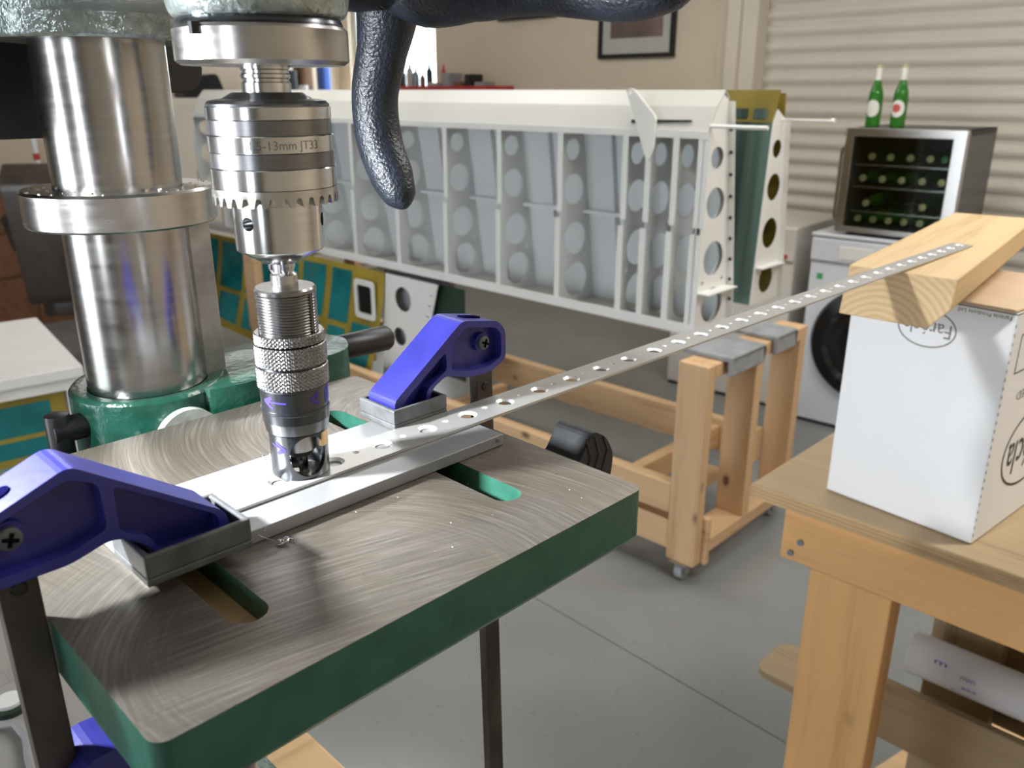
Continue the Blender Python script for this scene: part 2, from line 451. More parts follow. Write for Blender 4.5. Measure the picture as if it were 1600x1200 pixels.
def text_mb(txt, size, fn, depth=0.0, mi=0, width=None):
    """flat lettering as mesh; fn maps (x, y) of the text plane to a local point"""
    cu = bpy.data.curves.new('lettering', 'FONT'); cu.body = txt; cu.size = size; cu.align_x = 'CENTER'; cu.align_y = 'CENTER'
    cu.resolution_u = 3
    ob = bpy.data.objects.new('lettering', cu); COL.objects.link(ob)
    dg = bpy.context.evaluated_depsgraph_get()
    me = bpy.data.meshes.new_from_object(ob.evaluated_get(dg))
    vs = [v.co.copy() for v in me.vertices]; fs = [tuple(p.vertices) for p in me.polygons]
    bpy.data.objects.remove(ob); bpy.data.meshes.remove(me)
    if width and vs:
        x0 = min(v.x for v in vs); x1 = max(v.x for v in vs); k = width / (x1 - x0)
        for v in vs: v.x = (v.x - (x0 + x1) / 2) * k
    mb = MB(); mb.add([fn(v.x, v.y) for v in vs], fs, mi)
    return mb


def cut(o, cutters):
    """boolean the cutter meshes out of o (cutters in o's local space)"""
    tmp = bpy.data.objects.new('work', o.data); COL.objects.link(tmp)
    for c in cutters:
        c.parent = None; c.location = (0, 0, 0); c.rotation_euler = (0, 0, 0)
        md = tmp.modifiers.new('b', 'BOOLEAN'); md.operation = 'DIFFERENCE'; md.object = c; md.solver = 'EXACT'
    dg = bpy.context.evaluated_depsgraph_get()
    me = bpy.data.meshes.new_from_object(tmp.evaluated_get(dg))
    bpy.data.objects.remove(tmp)
    for c in cutters: bpy.data.objects.remove(c)
    o.data = me
    me.set_sharp_from_angle(angle=R(32))
    return o


# ------------------------------------------------------------------ the setting
WL, WA = (2.02, 3.93, 0.0), 136.0            # back wall: a point on it and the bearing of its local x


def struct(mb, name, mats, **kw):
    return tag(mb.build(name, mats, None, WL, WA, **kw), kind='structure')


mb = MB()
JY = -2.658
for y0, y1 in ((-11.0, JY - 0.0018), (JY + 0.0018, 0.35)):
    mb.box(-6.2, 4.4, y0, y1, -0.06, 0.0, 0)
mb.box(-6.2, 4.4, -11.0, 0.35, -0.10, -0.004, 1)
struct(mb, 'floor', ['grey_epoxy', 'gasket'])
mb = MB(); mb.box(-5.15, 3.35, -6.8, 0.15, 2.7, 2.78)
struct(mb, 'ceiling', 'ceiling_paint')
mb = MB()
mb.prism([(-5.0, 0), (-1.065, 0), (-1.065, 2.38), (2.6, 2.38), (2.6, 0), (3.2, 0), (3.2, 2.7), (-5.0, 2.7)], 0.0, 0.15,
         holes=[[(-4.84, 1.02), (-3.72, 1.02), (-3.72, 2.12), (-4.84, 2.12)]], plane='xz')
struct(mb, 'wall_back', 'wall_paint')
mb = MB(); mb.box(-5.15, -5.0, -6.8, 0.15, 0, 2.7); struct(mb, 'wall_left', 'wall_paint')
mb = MB(); mb.box(3.2, 3.35, -6.8, 0.15, 0, 2.7); struct(mb, 'wall_right', 'wall_paint')
mb = MB()
mb.prism([(-5.15, 0), (-1.25, 0), (-1.25, 2.1), (0.45, 2.1), (0.45, 0), (3.35, 0), (3.35, 2.7), (-5.15, 2.7)], -6.95, -6.8,
         holes=[[(1.70, 0.85), (2.25, 0.85), (2.25, 2.15), (1.70, 2.15)]], plane='xz')
struct(mb, 'wall_front', 'wall_grey')
win = struct(MB().box(-4.86, -3.70, -0.02, 0.04, 0.98, 1.02), 'window_1', 'trim_paint')
mb = MB()
for a in (-4.84, -4.30, -3.77):
    mb.box(a, a + 0.05, 0.05, 0.10, 1.02, 2.12)
mb.box(-4.84, -3.72, 0.05, 0.10, 1.02, 1.07); mb.box(-4.84, -3.72, 0.05, 0.10, 2.07, 2.12)
mb.build('window_frame', 'white_frame', win)
for a in (-4.79, -4.25):
    MB().box(a, a + 0.49 if a < -4.5 else -3.77, 0.072, 0.078, 1.07, 2.07).build('pane', 'window_glass', win)
# roller shutter: curved slats, one object each
sh = tag(thing('door_1', None, None, WL, WA), kind='structure')
prof = []
for k in range(7):
    t = k / 6; prof.append((0.085 - 0.020 * math.sin(PI * t), 0.006 + 0.068 * t))
slat = MB(); n = len(prof)
vs = [(-1.075, y, z) for y, z in prof] + [(2.61, y, z) for y, z in prof]
slat.add(vs, [(i, i + 1, n + i + 1, n + i) for i in range(n - 1)], 0, True)
slat.box(-1.075, 2.61, 0.084, 0.092, -0.003, 0.079)
s0 = slat.build('slat', 'shutter_paint', sh, fix=False)
for k in range(30):
    o = s0 if k == 0 else s0.copy()
    if k: COL.objects.link(o)
    o.location.z = 0.02 + 0.0785 * k
struct(MB().box(-1.225, -1.150, -0.055, 0.0, 0, 2.5), 'trim_1', 'trim_paint', bevel=0.004)
struct(MB().box(-1.150, -1.058, -0.030, 0.075, 0, 2.38), 'trim_2', 'trim_paint', bevel=0.004)
struct(MB().box(-1.300, -1.225, -0.018, 0.0, 0, 2.5), 'trim_3', 'wall_paint', bevel=0.004)


def frame_picture(x0, x1, z0, z1, label, art):
    t = thing('framed_picture', label, 'picture', WL, WA)
    mb = MB(); wd = 0.024
    mb.prism([(x0, z0), (x1, z0), (x1, z1), (x0, z1)], -0.03, -0.004,
             holes=[[(x0 + wd, z0 + wd), (x1 - wd, z0 + wd), (x1 - wd, z1 - wd), (x0 + wd, z1 - wd)]], plane='xz', smooth_holes=False)
    mb.build('frame', 'black_plastic', t)
    MB().box(x0 + wd, x1 - wd, -0.014, -0.006, z0 + wd, z1 - wd).build('mount_board', 'light_grey', t)
    MB().box(x0 + 0.085, x1 - 0.085, -0.016, -0.0145, z0 + 0.11, z1 - 0.06).build('print', art, t)
    return t


frame_picture(-2.131, -1.58, 1.597, 2.06, 'black framed brown print with wide pale mount hanging beside the roller shutter', 'photo_print')
frame_picture(-3.02, -2.50, 1.852, 2.30, 'dark framed picture whose lower edge shows under the black feed handle', 'photo_print')

# shelf on the wall under the window with a red tray of small tools
sf = thing('wall_shelf', 'pale wall shelf behind the white wing that carries the red tool tray', 'shelf', WL, WA)
MB().box(-4.15, -2.75, -0.30, 0.0, 1.385, 1.412).build('board', 'trim_paint', sf)
for x in (-3.95, -2.95):
    MB().prism([(-0.24, 1.385), (0.0, 1.385), (0.0, 1.2)], x, x + 0.03, plane='yz').build('bracket', 'white_frame', sf)
mb = MB(); mb.box(-4.02, -2.86, -0.27, -0.03, 1.4125, 1.42)
for a, b_, c, d in ((-4.02, -2.86, -0.27, -0.262), (-4.02, -2.86, -0.038, -0.03), (-4.02, -4.012, -0.27, -0.03), (-2.868, -2.86, -0.27, -0.03)):
    mb.box(a, b_, c, d, 1.42, 1.445)
tag(mb.build('tool_tray', 'red', None, WL, WA), 'long shallow red tray of small tools on the wall shelf behind the wing', 'tray')
bits = [('spray_can', -3.93, 'black_plastic', 0.028, 0.16, 'dark spray can with a grey cap standing in the red tray'),
        ('spray_can', -3.84, 'light_grey', 0.026, 0.19, 'pale grey spray can standing between the dark cans in the red tray'),
        ('spray_can', -3.77, 'gun_steel', 0.026, 0.15, 'steel grey spray can with a blunt nozzle in the red tray'),
        ('glue_bottle', -3.69, 'brown', 0.022, 0.12, 'brown glue bottle with a pointed cap in the red tray'),
        ('glue_bottle', -3.61, 'black_plastic', 0.024, 0.18, 'tall black glue bottle near the middle of the red tray'),
        ('glue_bottle', -3.45, 'red', 0.018, 0.17, 'slim red bottle with a pointed cap in the red tray')]
for nm, x, mt, r, h, lb in bits:
    t = thing(nm, lb, 'bottle', Vector(WL) + Matrix.Rotation(R(90 - WA), 3, 'Z') @ Vector((x, -0.15, 1.4205)), WA)
    MB().lathe((0, 0, 0), [(r, 0), (r, h * 0.7), (r * 0.55, h * 0.8)], 16).build('body', mt, t)
    MB().lathe((0, 0, h * 0.8), [(r * 0.5, 0), (r * 0.45, h * 0.1), (r * 0.25, h * 0.2)], 12).build('cap', 'gasket' if mt != 'red' else 'red', t)
for x, mt, lb, sx, sz in ((-3.52, 'light_grey', 'pale oblong sharpening block lying in the red tray', 0.10, 0.05),
                          (-3.36, 'gasket', 'grey toolbox insert in the middle of the red tray', 0.09, 0.11),
                          (-3.24, 'brown', 'low brown parts box in the red tray', 0.07, 0.05),
                          (-3.13, 'black_plastic', 'black case with a square lid in the red tray', 0.06, 0.10),
                          (-3.02, 'gasket', 'flat grey case at the shutter end of the red tray', 0.08, 0.05)):
    o = MB().box(-sx / 2, sx / 2, -0.06, 0.06, 0, sz).build('small_case', mt, None, Vector(WL) + Matrix.Rotation(R(90 - WA), 3, 'Z') @ Vector((x, -0.15, 1.4205)), WA, bevel=0.006)
    tag(o, lb, 'case')

# ------------------------------------------------------------------ left wall furniture (wall frame, local x = -5 is the left wall)


def wp(x, y, z):
    return Vector(WL) + Matrix.Rotation(R(90 - WA), 3, 'Z') @ Vector((x, y, z))


sb = thing('cupboard', 'tall cream cupboard in the far corner with coloured tubs on top', 'cupboard', WL, WA)
MB().box(-4.98, -4.42, -1.75, -0.12, 0, 1.368).build('carcass', 'trim_paint', sb)
for y in (-1.74, -1.20, -0.66):
    d = MB().box(-4.42, -4.40, y, y + 0.52, 0.05, 1.34).build('door', 'trim_paint', sb, bevel=0.004)
    MB().cyl((-4.375, y + 0.46, 0.75), (-4.375, y + 0.46, 0.90), 0.006, n=10).build('handle', 'stainless', d)


def tub(y, mt, lb, sx, sy, h, cat='tub'):
    mb = MB(); mb.prism(rrect(-sx / 2, sx / 2, -sy / 2, sy / 2, min(sx, sy) * 0.25), 0, h, holes=[rrect(-sx / 2 + .006, sx / 2 - .006, -sy / 2 + .006, sy / 2 - .006, min(sx, sy) * 0.22)])
    mb.box(-sx / 2 + .01, sx / 2 - .01, -sy / 2 + .01, sy / 2 - .01, 0, 0.01)
    tag(mb.build('tub', mt, None, wp(-4.62, y, 1.3685), WA), lb, cat)


tub(-0.85, 'blue_crate', 'tall blue tub on the cupboard seen just right of the chuck spindle', 0.10, 0.09, 0.24)
tub(-0.72, 'black_plastic', 'black tub beside the tall blue tub on the cupboard', 0.14, 0.12, 0.19)
tub(-0.58, 'brown', 'orange brown tub between the two blue tubs on the cupboard', 0.14, 0.11, 0.22)
tub(-0.40, 'blue_crate', 'lighter blue tub nearest the far corner on the cupboard', 0.10, 0.08, 0.22)
for y, mt, lb, r, h in ((-0.68, 'paper_white', 'small white pot in front of the orange brown tub', 0.036, 0.085), (-0.50, 'pink', 'small pink pot beside the white pot on the cupboard', 0.036, 0.05)):
    mb = MB().lathe((0, 0, 0), [(r * .85, 0), (r, h * .3), (r, h), (r * .9, h), (r * .88, 0.01)], 20)
    tag(mb.build('pot', mt, None, wp(-4.465, y, 1.3685), WA), lb, 'pot')
o = MB().box(-0.018, 0.018, -0.012, 0.012, 0, 0.34).build('batten', 'paper_white', None, wp(-4.47, -1.13, 1.3685), WA)
o.rotation_euler.x = R(6)
tag(o, 'pale upright batten standing on the cupboard just left of the spindle', 'batten')
mb = MB().prism(rounded([(-0.16, 0), (0.16, 0), (0.10, 0.16), (-0.12, 0.13)], 0.03), -0.08, 0.08, plane='xz')
tag(mb.build('camera_bag', 'black_plastic', None, wp(-4.55, -1.45, 1.3685), 46), 'dark slumped bag on the cupboard left of the chuck', 'bag')

bn = thing('sideboard', 'reddish brown wooden sideboard against the left wall behind the leather chair', 'sideboard', WL, WA)
MB().box(-4.97, -4.40, -4.6, -2.15, 0.001, 0.86).build('carcass', 'mahogany', bn)
MB().box(-4.98, -4.36, -4.62, -2.12, 0.86, 0.893).build('worktop', 'mahogany', bn, bevel=0.004)
for k in range(4):
    y = -4.58 + 0.61 * k
    for z0, z1 in ((0.60, 0.84), (0.33, 0.58), (0.05, 0.31)):
        d = MB().box(-4.40, -4.38, y, y + 0.58, z0, z1).build('drawer', 'mahogany', bn, bevel=0.004)
        MB().lathe((-4.38, y + 0.29, (z0 + z1) / 2), [(0.006, 0), (0.012, 0.012), (0.0, 0.02)], 10, axis=(1, 0, 0)).build('knob', 'cap_gold', d)
t = thing('paint_roller_pole', 'white pole with a red band standing on the sideboard left of the column', 'pole', wp(-4.42, -2.60, 0.8935), WA)
MB().cyl((0, 0, 0), (0, 0, 0.40), 0.016, 0.014).build('pole', 'paper_white', t)
MB().cyl((0, 0, 0.12), (0, 0, 0.16), 0.018).build('band', 'red', t)
t = thing('spray_bottle', 'blue bottle with a red top on the sideboard below the black motor', 'bottle', wp(-4.52, -2.86, 0.8935), WA)
MB().lathe((0, 0, 0), [(0.045, 0), (0.045, 0.11), (0.02, 0.14)], 18).build('body', 'blue_crate', t)
MB().lathe((0, 0, 0.14), [(0.022, 0), (0.02, 0.05), (0.012, 0.055)], 14).build('cap', 'label_red', t)
tag(MB().box(-0.035, 0.035, -0.03, 0.03, 0, 0.05).build('tape_block', 'yellow', None, wp(-4.44, -2.74, 0.8935), WA, bevel=0.006), 'small yellow block on the sideboard left of the white pole', 'block')
tag(MB().box(-0.16, 0.12, -0.16, 0.16, 0, 0.035).build('wooden_tray', 'brown', None, wp(-4.58, -2.45, 0.8935), WA, bevel=0.006), 'low brown tray on the sideboard behind the white pole', 'tray')

# leather chair seen left of the column
ch = thing('office_chair', 'dark brown leather armchair with a shiny curved arm left of the column', 'chair', (-1.98, 4.12, 0), 165)


def cushion(x0, x1, y0, y1, z0, z1, rot=None):
    mb = MB(); mb.prism(rrect(x0, x1, y0, y1, 0.06), z0, z1)
    return mb


MB().prism(rrect(-0.28, 0.28, -0.30, 0.28, 0.09), 0.42, 0.55).build('seat', 'leather', ch, bevel=0.035, smooth=True)
MB().prism(rounded([(0.26, 0.50), (0.40, 0.50), (0.50, 1.06), (0.38, 1.14), (0.30, 1.0)], 0.05), -0.30, 0.30, plane='xz').build('backrest', 'leather', ch, bevel=0.03, smooth=True)
for sgn in (-1, 1):
    MB().tube([(-0.26, 0.33 * sgn, 0.50), (-0.30, 0.34 * sgn, 0.66), (-0.18, 0.34 * sgn, 0.74), (0.18, 0.34 * sgn, 0.75), (0.36, 0.32 * sgn, 0.88)], [0.035, 0.045, 0.05, 0.05, 0.04], 16, up=(0, 1, 0)).build('armrest', 'leather', ch)
MB().cyl((0, 0, 0.10), (0, 0, 0.42), 0.035).build('post', 'black_gloss', ch)
for k in range(5):
    a = 2 * PI * k / 5
    lg = MB().tube([(0, 0, 0.12), (0.16 * math.cos(a), 0.16 * math.sin(a), 0.11), (0.31 * math.cos(a), 0.31 * math.sin(a), 0.075)], [0.03, 0.026, 0.02], 10, up=(0, 0, 1)).build('leg', 'black_gloss', ch)
    MB().cyl((0.31 * math.cos(a) - .02 * math.sin(a), 0.31 * math.sin(a) + .02 * math.cos(a), 0.028), (0.31 * math.cos(a) + .02 * math.sin(a), 0.31 * math.sin(a) - .02 * math.cos(a), 0.028), 0.028, n=14).build('castor', 'black_plastic', lg)

# white side table with a primed sheet leaning under it (left edge of the picture)
T0 = (-1.335, 2.47, 0)
tb = thing('white_table', 'white side table below the leather chair, cut by the left picture edge', 'table', T0, 52)
MB().box(-1.2, 0, 0, 0.75, 0.575, 0.61).build('table_top', 'white_frame', tb, bevel=0.004)
for x in (-1.17, -0.05):
    for y in (0.02, 0.68):
        MB().box(x, x + 0.045, y, y + 0.045, 0, 0.575).build('leg', 'white_frame', tb)
MB().box(-1.15, -0.03, 0.025, 0.05, 0.535, 0.575).build('apron', 'white_frame', tb)
pn = thing('primed_sheet', 'yellow and teal primed sheet leaning under the white side table', 'panel', T0, 52)
MB().box(-1.14, -0.055, 0.072, 0.076, 0.02, 0.53).build('sheet', 'olive_primer', pn)
for z0, z1 in ((0.40, 0.50), (0.33, 0.385), (0.06, 0.20), (0.215, 0.305)):
    MB().box(-1.13, -0.10, 0.0705, 0.0715, z0, z1).build('film_patch', 'teal_film' if z0 > 0.32 else 'green_film', pn)

# ------------------------------------------------------------------ fridge, washer, dryer by the shutter (front edge frame)
FR, FA = (1.36, 3.5, 0.0), 131.0


def fp(x, y, z): return Vector(FR) + Matrix.Rotation(R(90 - FA), 3, 'Z') @ Vector((x, y, z))


wm = thing('washing_machine', 'white front-loading washing machine with a black door under the drinks fridge', 'washing machine', FR, FA)
MB().box(-0.10, 0.50, 0.0, 0.56, 0.012, 0.835).build('body', 'white_enamel', wm, bevel=0.008)
MB().box(-0.105, 0.505, -0.012, 0.57, 0.835, 0.852).build('lid', 'white_enamel', wm, bevel=0.006)
MB().box(-0.10, 0.50, -0.012, 0.0, 0.735, 0.830).build('control_panel', 'white_enamel', wm, bevel=0.005)
MB().box(0.02, 0.16, -0.015, -0.011, 0.750, 0.805).build('soap_drawer', 'white_frame', wm, bevel=0.003)
MB().lathe((0.30, -0.012, 0.782), [(0.03, 0), (0.028, 0.02), (0.0, 0.022)], 24, axis=(0, -1, 0)).build('dial', 'stainless', wm)
MB().box(-0.065, -0.040, -0.0025, 0.0, 0.655, 0.680).build('badge', 'cap_green', wm)
dr = MB().lathe((0.19, -0.002, 0.40), [(0.245, 0), (0.245, 0.012), (0.232, 0.030), (0.185, 0.036), (0.165, 0.022)], 64, axis=(0, -1, 0)).build('door', 'black_gloss', wm)
MB().lathe((0.19, -0.004, 0.40), [(0.165, 0), (0.15, 0.012), (0.08, 0.03), (0.0, 0.036)], 48, axis=(0, -1, 0)).build('door_glass', 'black_gloss', dr)
MB().box(-0.095, 0.495, 0.004, 0.02, 0.0, 0.012).build('plinth', 'black_plastic', wm)
text_mb('45', 0.03, lambda x, y: (0.015 + x, -0.0345, 0.315 + y)).build('door_print', 'gasket', dr)
dy = thing('tumble_dryer', 'cream appliance with a red badge left of the washing machine', 'tumble dryer', FR, FA)
MB().box(-0.80, -0.195, 0.06, 0.60, 0.012, 0.85).build('body', 'dryer_enamel', dy, bevel=0.008)
MB().box(-0.80, -0.195, 0.048, 0.06, 0.70, 0.845).build('control_panel', 'dryer_enamel', dy, bevel=0.004)
MB().box(-0.285, -0.225, 0.044, 0.048, 0.712, 0.730).build('badge', 'red', dy)
MB().box(-0.79, -0.20, 0.064, 0.08, 0.0, 0.012).build('plinth', 'black_plastic', dy)

FZ = 0.8525
fg = thing('drinks_fridge', 'small glass-door drinks fridge with steel frame on the washing machine', 'fridge', fp(0, 0, FZ), FA)
H_ = 0.425; Wd = 0.43; Dp = 0.45
mb = MB()
mb.box(0, 0.022, 0.03, Dp, 0.012, H_); mb.box(Wd - 0.022, Wd, 0.03, Dp, 0.012, H_)
mb.box(0, Wd, 0.03, Dp, 0.012, 0.034); mb.box(0, Wd, 0.03, Dp, H_ - 0.022, H_); mb.box(0, Wd, Dp - 0.02, Dp, 0.012, H_)
mb.build('cabinet', 'dark_cabinet', fg)
mb = MB(); mb.prism([(-0.012, 0.014), (Wd + 0.004, 0.014), (Wd + 0.004, H_), (-0.012, H_)], -0.012, 0.028,
                    holes=[[(0.020, 0.036), (0.388, 0.036), (0.388, H_ - 0.032), (0.020, H_ - 0.032)]], plane='xz', smooth_holes=False)
dd = mb.build('door', 'stainless', fg, bevel=0.002)
MB().box(0.018, 0.390, -0.002, 0.003, 0.034, H_ - 0.030).build('pane', 'smoked_glass', dd)
MB().prism(rounded([(-0.010, 0.05), (-0.027, 0.07), (-0.027, 0.34), (-0.010, 0.36), (-0.010, 0.345), (-0.018, 0.325), (-0.018, 0.085), (-0.010, 0.065)], 0.008), -0.012, 0.002, plane='xz').build('handle', 'stainless', dd)
for x in (0.03, Wd - 0.06):
    for y in (0.06, 0.40):
        MB().cyl((x, y, 0), (x, y, 0.013), 0.015, n=12).build('foot', 'black_plastic', fg)
zs = [0.315, 0.228, 0.129]
for z in zs:
    s_ = MB()
    for k in range(9): s_.box(0.03 + k * 0.0455, 0.034 + k * 0.0455, 0.04, 0.42, z - 0.036, z - 0.032)
    s_.box(0.022, 0.408, 0.04, 0.045, z - 0.037, z - 0.031); s_.box(0.022, 0.408, 0.41, 0.415, z - 0.037, z - 0.031)
    s_.build('shelf', 'stainless', fg)


def beer(loc, label, group=None, cap='cap_gold', lay=False, lab=True, mark='label_red'):
    t = thing('beer_bottle', label, 'bottle', loc, FA, group)
    pr = [(0.0, 0.002), (0.024, 0.0), (0.0285, 0.004), (0.0285, 0.105), (0.0285, 0.115), (0.024, 0.140), (0.0165, 0.162), (0.0130, 0.182), (0.0120, 0.225), (0.0125, 0.228)]
    MB().lathe((0, 0, 0), pr, 24).build('glass', 'green_glass', t)
    MB().lathe((0, 0, 0.226), [(0.0138, 0), (0.0145, 0.002), (0.0135, 0.009), (0.0, 0.010)], 18).build('cap', cap, t)
    if lab:
        MB().lathe((0, 0, 0), [(0.0130, 0.172), (0.0136, 0.180), (0.0127, 0.226)], 20, cap=False).build('neck_foil', 'label_white', t)
        lb = MB(); n = 22; vs = []; fs = []
        for k in range(n + 1):
            a = -PI / 2 + (k / n - .5) * 2.0; hh = 0.030 * math.sqrt(max(0.0, 1 - ((k / n - .5) * 2) ** 2)) + 0.002
            for z in (0.072 - hh, 0.072 + hh): vs.append((0.0288 * math.cos(a), 0.0288 * math.sin(a), z))
        fs = [(2 * k, 2 * k + 2, 2 * k + 3, 2 * k + 1) for k in range(n)]
        lb.add(vs, fs, 0, True); l_ = lb.build('label', 'label_white', t)
        if mark:
            lb = MB(); vs = []
            for k in range(n + 1):
                a = -PI / 2 - 0.12 + (k / n - .5) * 1.1; hh = 0.015 * math.sqrt(max(0.0, 1 - ((k / n - .5) * 2) ** 2)) + 0.001
                for z in (0.074 - hh, 0.074 + hh): vs.append((0.0291 * math.cos(a), 0.0291 * math.sin(a), z))
            lb.add(vs, fs, 0, True); lb.build('emblem', mark, l_)
    if lay: t.rotation_euler = (R(90), 0, R(90 - FA))
    return t


beer(fp(0.040, 0.12, FZ + H_), 'green beer bottle with a plain white label on the fridge, nearer the wing', mark=None)
beer(fp(0.137, 0.12, FZ + H_), 'green beer bottle with a red oval on its label, on the fridge')
NTH = ['first', 'second', 'third', 'fourth', 'fifth', 'sixth']
proto = None
rows = [(0.315, [0.074, 0.147, 0.222, 0.296, 0.350], 'in the top row inside the drinks fridge'),
        (0.228, [0.050, 0.127, 0.202, 0.279, 0.351], 'in the second row inside the drinks fridge'),
        (0.129, [0.075, 0.295], 'in the sparse third row inside the drinks fridge'),
        (0.034, [0.050, 0.112, 0.173, 0.234, 0.295, 0.356], 'in the bottom row inside the drinks fridge')]
for z, xs, txt in rows:
    for k, x in enumerate(xs):
        zz = FZ + z - 0.031 + 0.029 if z > 0.05 else FZ + 0.0345 + 0.0285
        if proto is None:
            proto = beer(fp(x, 0.30, zz), '', lay=True, lab=False); o = proto
        else: o = copy_tree(proto); o.location = fp(x, 0.30, zz)
        odd = z > 0.3 and k == 4
        o['label'] = 'green-capped bottle at the hinge end of the top fridge row' if odd else '%s bottle from the handle side %s' % (NTH[k], txt)
        o['group'] = 'bottles ' + txt
        if odd:
            del o['group']
            for chd in [q for q in COL.objects if q.parent == o and q.name.startswith('cap')]:
                chd.data = chd.data.copy(); chd.data.materials[0] = M['cap_green']

# ------------------------------------------------------------------ trolley under the wing
TL, TA = (0.4725, 2.252, 0.0), 133.5         # local x to the right-near, y into the room
tr = thing('wing_trolley', 'pine trolley on castors carrying the white wing panel', 'trolley', TL, TA)
for xo, side in ((0.0, 1), (-2.40, -1)):
    for y, z0, z1 in ((0.0, 0.062, 0.697), (0.285, 0.125, 0.655), (0.570, 0.125, 0.655)):
        if y == 0 and side < 0: z1 = 0.655
        MB().box(xo, xo + 0.097, y, y + 0.042, z0, z1).build('post', 'pine_z', tr, bevel=0.003)
    MB().box(xo + 0.002, xo + 0.097, 0.042, 0.615, 0.08, 0.125).build('bottom_rail', 'pine_y', tr, bevel=0.003)
    MB().box(xo + 0.002, xo + 0.097, 0.042 if side > 0 else 0.0, 0.615, 0.655, 0.697).build('top_rail', 'pine_y', tr, bevel=0.003)
MB().box(0.0, 0.115, 0.042, 0.060, 0.062, 0.215).build('cleat', 'pine_x', tr, bevel=0.002)
MB().box(-2.40, 0.0, 0.0, 0.042, 0.215, 0.312).build('beam', 'pine_x', tr, bevel=0.003)
MB().box(-2.40, 0.0, 0.530, 0.570, 0.205, 0.325).build('beam', 'pine_x', tr, bevel=0.003)
MB().box(-2.40, 0.0, 0.0, 0.042, 0.095, 0.190).build('beam', 'pine_x', tr, bevel=0.003)
MB().box(-0.185, -0.143, 0.045, 0.53, 0.22, 0.30).build('cross_rail', 'pine_y', tr, bevel=0.003)
MB().box(-0.215, -0.120, 0.045, 0.53, 0.10, 0.143).build('cross_rail', 'pine_y', tr, bevel=0.003)


for x in (-1.22, -2.15):
    MB().box(x, x + 0.042, 0.043, 0.529, 0.108, 0.204).build('cross_rail', 'pine_y', tr, bevel=0.003)


def castor(x, y):
    c = MB().cyl((x - 0.014, y, 0.028), (x + 0.014, y, 0.028), 0.028, n=24).build('castor', 'gasket', tr, bevel=0.003)
    mb = MB(); mb.cyl((x - 0.016, y, 0.028), (x + 0.016, y, 0.028), 0.013, n=16)
    mb.build('hub', 'black_plastic', c)
    mb = MB()
    for sg in (-1, 1): mb.box(x + sg * 0.018 - 0.0015, x + sg * 0.018 + 0.0015, y - 0.014, y + 0.014, 0.022, 0.060)
    mb.box(x - 0.03, x + 0.03, y - 0.03, y + 0.03, 0.058, 0.062)
    mb.build('fork', 'stainless', c)


for x in (0.048, -2.352):
    for y in (0.022, 0.585): castor(x, y)
for x0, x1, y0, y1, lb in ((-0.10, 0.125, 0.075, 0.275, 'folded grey foam pad draped over the near trolley rail'),
                           (-0.08, 0.115, 0.36, 0.50, 'smaller grey foam pad further along the near trolley rail'),
                           (-2.40, -2.28, 0.10, 0.26, 'grey foam pad under the far end of the wing')):
    mb = MB(); mb.box(x0, x1, y0, y1, 0.699, 0.714)
    if x1 > 0: mb.box(x1 - 0.014, x1, y0, y1, 0.655, 0.699)
    tag(mb.build('foam_pad', 'grey_foam', None, TL, TA, bevel=0.005), lb, 'pad')

# ------------------------------------------------------------------ white wing panel, open side towards us
GL, GA = (0.513, 2.479, 0.0), 133.6
wg = thing('aircraft_wing', 'long white wing panel with open bays standing on the pine trolley', 'wing', GL, GA)
ZB, ZF, ZT = 0.7155, 1.305, 1.420


def bd(z): return 0.20 - (z - 0.72) / 0.69 * 0.102


X0, X1 = -3.00, 0.052
mb = MB().box(X0, X1, 0.0, bd(ZB), ZB, ZB + 0.002)
mb.build('bottom_skin', 'light_grey', wg)
mb = MB(); pr = [(bd(ZB), ZB), (bd(1.41), 1.410)]
mb.prism([(bd(ZB) - 0.002, ZB + 0.002), (bd(ZB), ZB + 0.002), (bd(1.40), 1.40), (bd(1.40) - 0.002, 1.40)], X0, X1, plane='yz')
mb.build('back_skin', 'white_primer', wg)
mb = MB(); mb.prism([(0.0, ZF), (0.038, 1.376), (0.078, ZT), (bd(1.40), 1.402), (bd(1.40) - 0.003, 1.399), (0.077, 1.416), (0.041, 1.373), (0.004, ZF)], X0, X1, plane='yz')
mb.build('nose_skin', 'skin_cream', wg)
MB().box(X0, X1, -0.002, 0.014, ZF - 0.016, ZF + 0.004).build('top_rail', 'white_frame', wg)
MB().box(X0, X1, -0.003, 0.002, ZB, ZB + 0.032).build('bottom_rail', 'white_frame', wg)
for z, dx in ((1.027, 0.0),):
    MB().box(X0, X1 - 0.01, bd(z) - 0.035, bd(z) - 0.003, z - 0.006, z + 0.006).build('stiffener', 'white_primer', wg)


